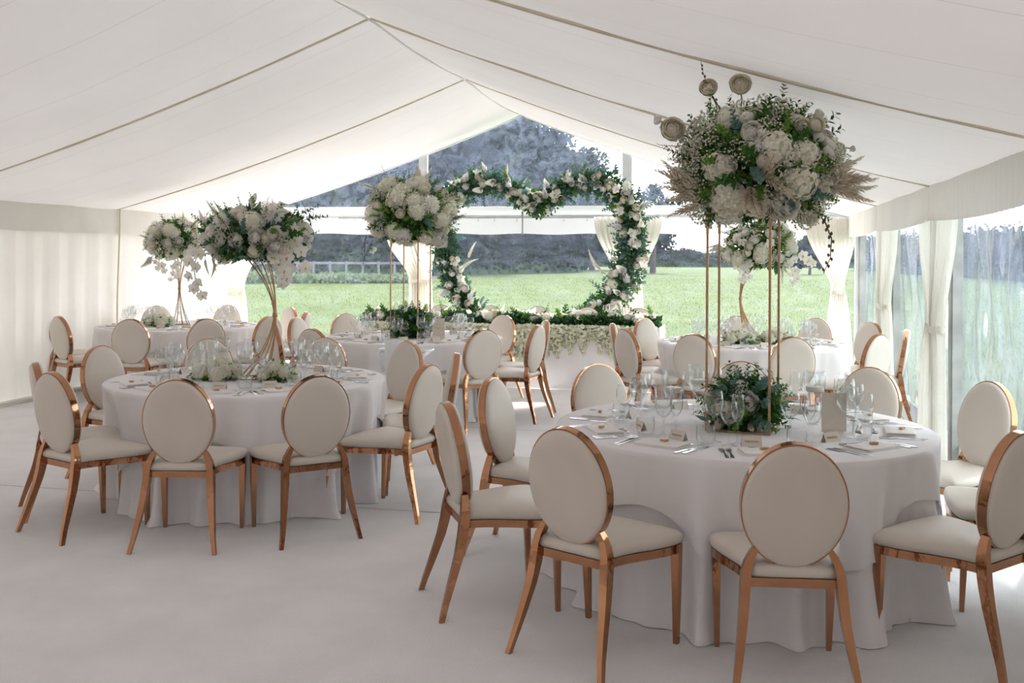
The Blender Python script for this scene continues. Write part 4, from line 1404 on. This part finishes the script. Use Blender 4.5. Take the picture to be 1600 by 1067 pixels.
# --- T1 globe of flowers on the stand
def globe_right():
    cen = (0.075, 5.17, 2.03)
    o = thing('flower_globe', 'large cream and green flower globe with pampas plumes on the nearest stand', 'flower arrangement', cen)
    rnd = random.Random(31)
    bouquet(o, (0, 0, 0), (.36, .36, .285), [('hydr', 11, .085, .95), ('peony', 7, .066, .96), ('rose', 12, .040, 1.02), ('wrose', 5, .038, 1.02), ('gyp', 52, .088, .98),
            ('bright', 22, .13, .92), ('sprig', 16, .14, .9), ('euca', 10, .13, .92), ('mum', 3, .07, .98)], 32, -.8, 2600, .045)
    V = lambda px, py, d=0.0: view_at((0, 0, 0), px, py, (1185, 257), .00318, d)
    # flowers standing clear on stems
    def stemmed(kind, px, py, s, frm, depth=.05, face=None):
        p = V(px, py, depth); q = V(frm[0], frm[1], 0)
        b = MB().use(M['stem']); b.tube([q, (p + q) / 2 + Vector((.01, 0, .01)), p], .0035, 5)
        link('stem', b.mesh('stem', None), o)
        d = (face or ((p - q).normalized() * .25 - CF + CU * .05 + CR * rnd.uniform(-.3, .3)))
        fl(kind, o, p, d, s, rnd)
    stemmed('rose', 1104, 133, .042, (1125, 190)); stemmed('rose', 1153, 128, .05, (1155, 180)); stemmed('wrose', 1025, 183, .022, (1050, 200), face=-CR)
    stemmed('rose', 1049, 198, .056, (1090, 225)); stemmed('rose', 1087, 215, .028, (1110, 230)); stemmed('wrose', 1275, 172, .024, (1240, 205), face=CR + CU)
    stemmed('wrose', 1285, 208, .034, (1250, 230)); stemmed('wrose', 1305, 227, .032, (1262, 240)); stemmed('wrose', 1327, 226, .014, (1300, 228))
    stemmed('rose', 1233, 199, .036, (1225, 225), .25); stemmed('rose', 1253, 197, .036, (1240, 225), .25); stemmed('rose', 1150, 212, .046, (1160, 225), .33)
    stemmed('rose', 1166, 255, .036, (1166, 255), .37); stemmed('peony', 1200, 315, .075, (1195, 300), .28, -CF - CU * .1); stemmed('hydr', 1110, 262, .078, (1130, 262), .24, -CF - CR * .3); stemmed('hydr', 1135, 190, .085, (1140, 200), .12, -CF + CU)
    # pampas plumes at both sides and centre
    for px, py, dx, dy in ((1075, 290, -1, .35), (1070, 300, -1, .25), (1070, 285, -1, .6), (1078, 305, -1, -.1), (1070, 295, -.9, .8), (1085, 315, -.9, -.35),
                           (1270, 280, 1, -.1), (1272, 275, 1, .2), (1275, 285, 1, .05), (1280, 290, .8, -.6), (1268, 270, 1, .5), (1270, 290, 1, -.25),
                           (1150, 290, -.3, -1), (1160, 300, .05, -1), (1150, 295, -.6, -.9), (1170, 275, .5, -.7), (1165, 285, .2, 1)):
        d = CR * dx + CU * dy * .8 - CF * (.3 if abs(dx) > .7 else .9)
        fl('plume', o, V(px, py, .25 if abs(dx) > .7 else .33), d, .20 * rnd.uniform(.85, 1.15), rnd)
    for px, py, dx, dy, s in ((1212, 195, .75, .62, .22), (1218, 200, .6, .8, .16)):
        fl('foxtail', o, V(px, py, .05), CR * dx + CU * dy, s, rnd, 0)
    for px, py, dx, dy, s in ((1105, 175, -.25, 1, .1), (1218, 195, .3, 1, .13), (1225, 190, .9, .8, .12), (1240, 225, .5, .9, .1), (1150, 185, .4, 1, .1), (1075, 240, -1, .2, .13)):
        fl('sprig', o, V(px, py, .12), CR * dx + CU * dy, s, rnd)
    fl('branch', o, V(1125, 180, .05), CR * -.45 + CU, .29, rnd, 0)
    fl('branch', o, V(1060, 225, .05), CR * -1 + CU * .1, .12, rnd, 0)
    b = MB().use(M['twig'])
    pts = [V(1265, 322, .1), V(1280, 340, .1), V(1290, 365, .1), (V(1288, 395, .1)), V(1278, 418, .1)]
    b.tube(pts, [.004, .004, .0035, .003, .002], 5)
    for i in range(16):
        t = .08 + i / 17.5; k = t * 4; j_ = int(k); p = pts[j_].lerp(pts[min(j_ + 1, 4)], k - j_)
        b.ball(p + Vector((.009 * (-1) ** i, 0, 0)), .0065, 6, 4, 1.5)
    link('willow_branch', b.mesh('willow', None), o)
globe_right()

# --- T4 globe
def globe_mid():
    cen = (-3.27, 9.80, 2.02)
    o = thing('flower_globe', 'round cream flower globe on the tall gold stand, middle table', 'flower arrangement', cen)
    rnd = random.Random(41)
    bouquet(o, (0, 0, 0), (.40, .40, .33), [('hydr', 26, .10, .95), ('peony', 8, .08, .98), ('rose', 12, .042, 1.03), ('gyp', 24, .09, .98), ('mum', 6, .09, .98), ('bright', 18, .14, .9), ('sprig', 14, .15, .88), ('euca', 10, .15, .9)],
            42, -.8, 2200, .05)
    V = lambda px, py, d=0.0: view_at((0, 0, 0), px, py, (645, 335), .00654, d)
    for px, py, dx, dy, s in ((655, 300, .2, 1, .26), (650, 300, .05, 1, .24), (662, 300, .35, 1, .24), (620, 300, -.5, 1, .18), (615, 298, -.2, 1, .15), (690, 320, .9, .4, .22), (700, 345, 1, .1, .2)):
        fl('plume', o, V(px, py, .05), CR * dx + CU * dy, s, rnd)
    fl('foxtail', o, V(590, 298, .05), CR * -1 + CU * .35, .19, rnd, 0)
    for px, py, dx, dy, s in ((612, 285, -.5, 1, .16), (700, 318, 1, -.15, .22), (702, 355, .6, -1, .3), (578, 372, -.1, -1, .34), (650, 385, .4, -1, .2)):
        fl('branch', o, V(px, py, .1), CR * dx + CU * dy, s, rnd, 0)
    for px, py, dx, dy, s in ((705, 340, 1, .1, .16), (700, 370, .8, -.7, .22), (585, 380, -.2, -1, .2), (700, 385, .9, -.3, .18), (690, 300, .7, .5, .16)):
        fl('euca', o, V(px, py, .1), CR * dx + CU * dy, s, rnd)
    fl('orchid', o, V(587, 392, .1), -CF, .05, rnd); fl('peony', o, V(690, 375, .15), CR - CF, .09, rnd)
globe_mid()

# --- greenery in the stand bases
def base_greens(label, x, y, seed, sc):
    o = thing('base_posy', label, 'flower arrangement', (x, y, ZTAB))
    rnd = random.Random(seed)
    bouquet(o, (0, 0, .10 * sc), (.155 * sc, .155 * sc, .12 * sc), [('sprig', 30, .12, .85), ('euca', 16, .11, .88), ('gyp', 8, .05, 1.0), ('rose', 3, .045, 1.0), ('plume', 6, .11, .9)], seed, -.6, 1200, .055, ('leaf', 'ivy'))
    return o, rnd
o, rnd = base_greens('dark green posy with white dahlia inside the nearest gold stand', 0.01, 5.10, 51, 1.0)
V = lambda px, py, d=0.0: view_at((0, 0, .10), px, py, (1158, 630), .0031, d)
fl('mum', o, V(1150, 600, .06), CU * .7 - CF, .055, rnd); fl('peony', o, V(1178, 655, .13), -CF + CU * .3, .045, rnd)
for px, py, dx, dy, s, k in ((1110, 615, -1, .3, .09, 0), (1100, 640, -1, .1, .09, 0), (1125, 600, -.8, .8, .08, 0), (1172, 598, .6, .9, .10, 1), (1185, 603, .9, .7, .10, 1), (1140, 615, .1, .8, .08, 0), (1155, 615, .6, .5, .08, 0), (1175, 645, .3, .7, .09, 0), (1205, 620, 1, .4, .08, 0), (1215, 640, 1, 0, .08, 0)):
    fl('bigleaf', o, V(px, py, .11), CR * dx + CU * dy - CF * .3, s, rnd)
for px, py in ((1105, 655), (1112, 660), (1118, 650), (1098, 665)):
    fl('plume', o, V(px, py, .13), CR * rnd.uniform(-.3, .5) + CU, .10, rnd)
b = MB().use(M['berry'])
for i in range(14):
    b.ball(V(1163 + rnd.uniform(-8, 8), 588 + rnd.uniform(-10, 25), .05), .006, 6, 4)
link('berry', b.mesh('berries', None), o)
b = MB(); b.lathe([(1e-5, 0), (.085, 0), (.095, .03), (.09, .06), (1e-5, .06)], 18)
link('dish', b.mesh('dish', M['moss']), o)
o, rnd = base_greens('dark green posy with white lily inside the middle gold stand', -3.27, 9.80, 52, 1.25)
fl('calla', o, (-.03, -.10, .26), CU - CF * .4 - CR * .3, .085, rnd)
b = MB(); b.lathe([(1e-5, 0), (.095, 0), (.105, .03), (.10, .06), (1e-5, .06)], 18)
link('dish', b.mesh('dish', M['moss']), o)
b = MB().use(M['berry'])
for i in range(16):
    b.ball((.14 + rnd.uniform(-.05, .06), -.12 + rnd.uniform(-.03, .03), .10 + rnd.uniform(-.05, .06)), .009, 6, 4)
link('berry', b.mesh('berries', None), o)

# --- curved gold stands made of bundled wires
def curved_stand(label, x, y, lean, h, rt, rb, shift):
    """lean: direction (angle) the crescent opens towards"""
    o = thing('curved_stand', label, 'flower stand', (x, y, ZTAB), lean, 'curved gold flower stands')
    n_ = 9
    for i in range(n_):
        a = 2 * PI * i / n_
        pts, rs = [], []
        for j in range(21):
            t = j / 20
            q = (2 * t - 1)
            e = abs(q) ** 1.8
            rad = (rt if q > 0 else rb) * e + .010
            off = shift * (e - 0.30)
            pts.append((off + rad * math.cos(a) * .8, rad * math.sin(a), 0.004 + h * t))
            rs.append(.0042)
        b = MB(); b.tube(pts, rs, 6)
        link('wire', b.mesh('wire', M['gold']), o)
    for nm_, z, rad, off in (('base_ring', .006, rb + .010, shift * .70), ('top_ring', h, rt + .010, shift * .70)):
        b = MB(); b.tube([(off + rad * math.cos(2 * PI * k / 28) * .8, rad * math.sin(2 * PI * k / 28), z) for k in range(29)], .005, 6)
        link(nm_, b.mesh(nm_, M['gold']), o)
    b = MB(); b.lathe([(.0165, -.014), (.018, -.012), (.018, .012), (.0165, .014)], 14, (-.30 * shift, 0, .5 * h))
    link('collar', b.mesh('collar', M['gold']), o)
    return o
curved_stand('curved gold wire stand on the front left table', -3.12, 6.33, YAW + PI - .05, .86, .105, .105, .15)
curved_stand('slim gold wire stand on the far left corner table', -6.40, 10.71, YAW + PI / 2 + .15, .86, .09, .09, .12)
curved_stand('curved gold wire stand on the far right table', .03, 10.25, YAW - .05, .86, .09, .10, .15)

def trail(o, pts, kind, s, n_, rnd, face=None):
    b = MB().use(M['stem']); b.tube(pts, .003, 4)
    link('stem', b.mesh('stem', None), o)
    for i in range(n_):
        t = (i + .5) / n_ * (len(pts) - 1); k = int(t)
        p = pts[k].lerp(pts[min(k + 1, len(pts) - 1)], t - k)
        d = (face or -CF) + CR * rnd.uniform(-.7, .7) + CU * rnd.uniform(-.4, .3)
        fl(kind, o, p + d.normalized() * s * .4 + CR * (s * .5 * (-1) ** i), d, s * rnd.uniform(.8, 1.1) * (1.1 - .35 * i / n_), rnd, None if kind != 'orchid' else rnd.uniform(-.5, .5))

def mound_left():
    cen = (-3.20, 6.31, 1.715)
    o = thing('flower_mound', 'wide mound of cream roses and trailing orchids on front left table', 'flower arrangement', cen)
    rnd = random.Random(61)
    bouquet(o, (0, 0, 0), (.35, .33, .185), [('rose', 18, .042, 1.02), ('wrose', 18, .042, 1.02), ('peony', 8, .056, .93), ('hydr', 7, .066, .88), ('mum', 5, .062, .95), ('gyp', 8, .06, 1.0), ('sprig', 20, .12, .96), ('bright', 14, .10, .98), ('euca', 14, .10, .98), ('bigleaf', 24, .08, .95)],
            62, -.75, 2000, .045, ('leaf', 'euca'))
    V = lambda px, py, d=0.0: view_at((0, 0, 0), px, py, (400, 372), .00432, d)
    for px, py, dx, dy in ((400, 322, .1, 1), (443, 325, .8, .8), (325, 348, -1, .5), (330, 378, -.9, .2), (310, 395, -.6, -.6)):
        fl('calla', o, V(px, py, .12), CR * dx + CU * dy - CF * .4, .060, rnd)
    for px, py in ((440, 365), (452, 375), (446, 392), (462, 388), (470, 378), (458, 405), (440, 405), (478, 395), (466, 362), (485, 420), (455, 425)):
        fl('orchid', o, V(px, py, .24 - .001 * abs(px - 420)), -CF + CR * rnd.uniform(-.1, .6), .052, rnd, rnd.uniform(-.4, .4))
    for px, py in ((395, 388), (388, 398), (404, 402), (375, 382), (430, 360), (417, 395), (347, 378)):
        fl('bigleaf', o, V(px, py, .29), CR * rnd.uniform(-1, 1) + CU * rnd.uniform(-1, .5) - CF * .5, .075, rnd)
    fl('rose', o, V(429, 377, .30), -CF, .052, rnd); fl('rose', o, V(360, 377, .30), -CF - CR * .3, .048, rnd); fl('wrose', o, V(443, 388, .30), -CF, .042, rnd)
    fl('mum', o, V(438, 338, .22), -CF + CU * .4, .075, rnd); fl('hydr', o, V(408, 352, .27), -CF + CU * .2, .075, rnd)
    trail(o, [V(318, 395, .12), V(312, 420, .14), V(316, 445, .14), V(320, 470, .14)], 'orchid', .05, 7, rnd)
    trail(o, [V(445, 405, .12), V(455, 425, .14), V(452, 448, .14)], 'orchid', .05, 6, rnd)
    for px, py in ((330, 415), (342, 410), (345, 420)):
        fl('foxtail', o, V(px, py - 8, .15), -CU + CR * rnd.uniform(-.2, .2), .12, rnd)
    for px, py, dx, dy in ((478, 350, 1, .35), (470, 340, .9, .5)):
        fl('euca', o, V(px, py, .05), CR * dx + CU * dy, .15, rnd)
    for px, py, dx, dy, s in ((345, 340, -.7, .8, .13), (350, 335, -.5, 1, .1)):
        fl('foxtail', o, V(px, py, .1), CR * dx + CU * dy, s, rnd)
mound_left()

def small_mound(label, cen, rad, seed, trails, c0, mpp, extra):
    o = thing('flower_mound', label, 'flower arrangement', cen)
    rnd = random.Random(seed)
    bouquet(o, (0, 0, 0), rad, [('wrose', 18, .045, 1.0), ('rose', 8, .045, 1.0), ('hydr', 12, .08, .93), ('mum', 5, .065, .97), ('gyp', 16, .07, 1.0), ('bright', 10, .11, .9), ('sprig', 10, .12, .88), ('orchid', 12, .05, 1.0)],
            seed, -.8, 1300, .045, ('leaf', 'bright'))
    V = lambda px, py, d=0.0: view_at((0, 0, 0), px, py, c0, mpp, d)
    for pts, k, s, n_ in trails:
        trail(o, [V(x, y, .12) for x, y in pts], k, s, n_, rnd)
    for kind, px, py, dx, dy, s in extra:
        fl(kind, o, V(px, py, .08), CR * dx + CU * dy, s, rnd)
small_mound('small white flower mound with trailing orchids, far left corner table', (-6.47, 10.68, 1.745), (.30, .28, .23), 71,
            [([(250, 400), (252, 415), (256, 425)], 'orchid', .05, 5), ([(275, 410), (280, 425), (272, 438)], 'orchid', .05, 6), ([(295, 400), (297, 415)], 'orchid', .045, 4)], (268, 376), .00747,
            [('foxtail', 285, 350, .2, 1, .16), ('wplume', 240, 400, -.6, -.8, .2), ('plume', 300, 355, .6, .8, .15)])
small_mound('white flower mound on curved stand, far right table', (0.17, 10.29, 1.69), (.33, .31, .24), 72,
            [([(1150, 405), (1158, 425), (1160, 440)], 'orchid', .055, 6), ([(1228, 400), (1236, 425), (1238, 442)], 'orchid', .05, 6), ([(1240, 395), (1255, 405), (1262, 412)], 'orchid', .05, 5)], (1187, 385), .0063,
            [('foxtail', 1125, 380, -1, -.4, .2), ('wplume', 1130, 385, -1, -.2, .2), ('bigleaf', 1208, 410, .1, -1, .12), ('foxtail', 1218, 410, .1, -1, .22)])

# --- low hydrangea posies
def low_posy(label, x, y, seed, n_, rx, ry):
    o = thing('hydrangea_posy', label, 'flower arrangement', (x, y, ZTAB))
    rnd = random.Random(seed)
    core(o, (0, 0, .045), (rx * .8, ry * .8, .045))
    foliage(o, (0, 0, .05), (rx, ry, .06), 140, .05, 'bright', seed, -.4)
    for i in range(n_):
        th = i * 2.39996; q = math.sqrt((i + .3) / n_)
        p = Vector((rx * q * math.cos(th), ry * q * math.sin(th), .045 + .055 * (1 - q * q)))
        fl('hydr', o, p, Vector((p.x * 4, p.y * 4, .6)), .055 * rnd.uniform(.85, 1.15), rnd)
low_posy('low cream hydrangea posy, left one on the front left table', -3.42, 6.16, 81, 11, .155, .10)
low_posy('low cream hydrangea posy, right one on the front left table', -3.00, 6.20, 82, 9, .12, .09)
low_posy('low cream hydrangea posy on the far left corner table', -6.52, 10.46, 83, 11, .18, .10)
low_posy('low hydrangea posy, left one on the far right table', -.02, 10.02, 84, 9, .17, .10)
low_posy('low hydrangea posy, right one on the far right table', .33, 10.08, 85, 9, .15, .10)

# --- flower heart
HEART = [(-3.62, .30), (-3.50, .66), (-3.66, .86), (-3.80, 1.10), (-3.93, 1.42), (-4.02, 1.78), (-4.02, 2.12), (-3.86, 2.42), (-3.56, 2.58), (-3.20, 2.56), (-2.92, 2.40), (-2.70, 2.27),
         (-2.48, 2.42), (-2.20, 2.58), (-1.86, 2.57), (-1.58, 2.40), (-1.45, 2.12), (-1.42, 1.78), (-1.46, 1.46), (-1.60, 1.16), (-1.80, .92), (-1.98, .70), (-1.94, .30)]
def heart():
    Y = 13.48
    o = thing('flower_heart', 'large open heart of white flowers and eucalyptus behind the head table', 'flower arrangement', (-2.72, Y, 0))
    rnd = random.Random(91)
    pts = [Vector((x + 2.72, 0, z)) for x, z in HEART]
    path = []
    for i in range(len(pts) - 1):
        p0, p1, p2, p3 = pts[max(i - 1, 0)], pts[i], pts[i + 1], pts[min(i + 2, len(pts) - 1)]
        for j in range(6):
            t = j / 6
            path.append(.5 * (2 * p1 + (p2 - p0) * t + (2 * p0 - 5 * p1 + 4 * p2 - p3) * t * t + (3 * p1 - p0 - 3 * p2 + p3) * t ** 3))
    path.append(pts[-1])
    b = MB(); b.tube(path, .012, 6)
    for q in (path[0], path[-1]):
        b.tube([q, Vector((q.x, 0, 0))], .012, 6); b.box((q.x, 0, .01), (.10, .45, .02))
    link('frame', b.mesh('frame', M['steel']), o)
    b = MB(); b.tube(path, [.055] * len(path), 8)
    link('moss_core', b.mesh('moss', M['moss']), o)
    A = np.array(path)
    def width(k):
        f = k / (len(path) - 1)
        return .150 + (.05 if f > .62 else 0) * min(1, (f - .62) * 8) + .02 * math.sin(f * 40)
    for m, n_, lf, sd, q0 in (('euca', 7000, .060, 1, 0), ('ivy', 4200, .060, 2, 0), ('leaf', 3200, .055, 3, 0), ('bright', 2000, .05, 4, 0)):
        r = np.random.default_rng(sd)
        # each green comes in drifts along the garland
        f = r.random(n_ * 3)
        keep = (np.sin(f * 31 + sd * 1.9) + r.normal(0, .6, n_ * 3)) > -.1
        f = f[keep][:n_]
        idx = (f * (len(path) - 1))
        i0 = idx.astype(int).clip(0, len(path) - 2)
        base = A[i0] + (A[i0 + 1] - A[i0]) * (idx - i0)[:, None]
        e = r.normal(0, 1, (len(f), 3)); e /= np.linalg.norm(e, axis=1, keepdims=True)
        wd = np.array([width(k) for k in idx])[:, None]
        p = base + e * wd * (.35 + .75 * r.random((len(f), 1)))
        fo = link('foliage', leaf_cloud('foliage', p, e + r.normal(0, .6, (len(f), 3)), r.normal(0, 1, (len(f), 3)), lf * (.7 + .6 * r.random(len(f))), lf * .62, M[m]), o)
        fo['kind'] = 'stuff'
    def spot(f, lat, dep):
        k = f * (len(path) - 1); i = min(int(k), len(path) - 2)
        p = path[i].lerp(path[i + 1], k - i); t = (path[i + 1] - path[i]).normalized()
        n = Vector((t.z, 0, -t.x))
        return p + n * lat * width(k) - CF * dep * width(k), n
    for kind, cnt, s in (('euca', 80, .19), ('sprig', 36, .16), ('bright', 30, .15)):
        for i in range(cnt):
            lat = rnd.choice((-1, 1)) * rnd.uniform(.3, .9)
            p, n = spot((i + rnd.random()) / cnt, lat, rnd.uniform(-.2, .7))
            fl(kind, o, p, n * lat * 1.2 + Vector((rnd.uniform(-.5, .5), -.6, rnd.uniform(-.2, .8))), s * rnd.uniform(.8, 1.2), rnd)
    for kind, cnt, s, dep in (('wrose', 42, .052, 1.05), ('rose', 34, .048, 1.05), ('calla', 34, .10, 1.0), ('orchid', 34, .062, 1.05), ('wplume', 30, .21, .9), ('hydr', 5, .07, .9), ('mum', 8, .06, .95), ('plume', 6, .2, .8), ('foxtail', 8, .2, .7)):
        for i in range(cnt):
            lat = rnd.uniform(-.85, .85)
            p, n = spot(min(.995, (i + .15 + .7 * rnd.random()) / cnt), lat, dep * rnd.uniform(.7, 1.05) * math.sqrt(max(0.1, 1 - lat * lat * .6)))
            d = -CF + n * lat * (1.3 if kind in ('calla', 'wplume', 'plume', 'foxtail') else .5) + Vector((rnd.uniform(-.4, .4), 0, rnd.uniform(0, .6)))
            fl(kind, o, p, d, s * rnd.uniform(.8, 1.2), rnd)
    for px, py, dx, dy, kind, s in ((725, 420, .6, .5, 'foxtail', .30), (735, 405, .35, 1, 'foxtail', .28), (735, 470, .4, .8, 'wplume', .2), (938, 420, -.7, .9, 'foxtail', .3), (945, 425, -.8, .7, 'foxtail', .26)):
        tX = (px - 800) / 1586.7
        v = CF + CR * tX; v = v * (Y / v.y)
        z = 1.6 - (py - 398.0) / 1586.7 * (v.dot(CF))
        fl(kind, o, (v.x + 2.72, -.12, z), Vector((dx, -.2, dy)), s, rnd)
heart()

# --- head table runner of ivy and flowers with hanging wisteria
def runner():
    o = thing('garland_runner', 'ivy and white flower garland with hanging wisteria along the head table', 'garland', (-2.8, 12.10, .752))
    rnd = random.Random(95)
    r = np.random.default_rng(95)
    x0, x1 = HX0 + 2.8 + .05, HX1 + 2.8 - .02
    for m, n_, lf in (('ivy', 3600, .062), ('leaf', 1500, .06), ('euca', 900, .055)):
        xs_ = x0 + (x1 - x0) * r.random(n_)
        a = r.random(n_) * PI
        q = .5 + .5 * r.random(n_)
        P = np.c_[xs_, .16 * np.cos(a) * q - .05, .02 + (.085 + .025 * np.sin(xs_ * 7)) * np.sin(a) * q]
        E = np.c_[r.normal(0, .7, n_), np.cos(a) + r.normal(0, .4, n_), np.sin(a) * .7 + r.normal(0, .3, n_)]
        f = link('foliage', leaf_cloud('foliage', P, E, r.normal(0, 1, (n_, 3)), lf * (.7 + .6 * r.random(n_)), lf * .7, M[m]), o)
        f['kind'] = 'stuff'
    b = MB(); b.grid(lambda u, v: (x0 + (x1 - x0) * u, -.05 + .12 * math.cos(PI * v), .002 + .055 * math.sin(PI * v)), 40, 8)
    link('moss_core', b.mesh('moss', M['moss']), o)
    for kind, cnt, s in (('wrose', 16, .045), ('rose', 8, .045), ('peony', 8, .065), ('calla', 9, .085), ('orchid', 22, .05), ('hydr', 10, .065), ('sprig', 22, .16), ('mum', 6, .06)):
        for i in range(cnt):
            x = x0 + (x1 - x0) * (i + .2 + .6 * rnd.random()) / cnt
            a = rnd.uniform(.15, .75) * PI
            p = Vector((x, -.05 - .15 * math.cos(a), .03 + .10 * math.sin(a)))
            d = Vector((rnd.uniform(-.5, .5), -math.cos(a) * .8 - .4, math.sin(a) * .6))
            fl(kind, o, p, d, s * rnd.uniform(.85, 1.15), rnd)
    for i in range(110):
        x = x0 + .1 + (x1 - x0 - .15) * (i + rnd.random()) / 110
        L = .23 + .10 * math.sin(x * 3.4 + 1) * rnd.random() + .20 * rnd.random() ** 1.5
        m = Matrix.Translation((x, -.20 + rnd.uniform(-.03, .015), .03)) @ Matrix.Rotation(rnd.uniform(0, 6), 4, 'Z') @ Matrix.Diagonal((.40, .40, L, 1))
        link('wisteria', rnd.choice(F['wist']), o, mtx=m)
runner()
hg = [(-4.35, 12.45, 'far left'), (-3.98, 12.42, 'left'), (-3.80, 12.46, 'centre left'), (-2.15, 12.44, 'centre'), (-1.62, 12.42, 'right'), (-1.48, 12.46, 'far right')]
for x, y, q in hg:
    put('tumbler' if q in ('left', 'centre left') else 'wine_glass', G_TUM if q in ('left', 'centre left') else G_BIG, 'clear glass behind the garland on the head table, %s one' % q, 'glass', x, y, .7505, 0, 'glasses on the head table')
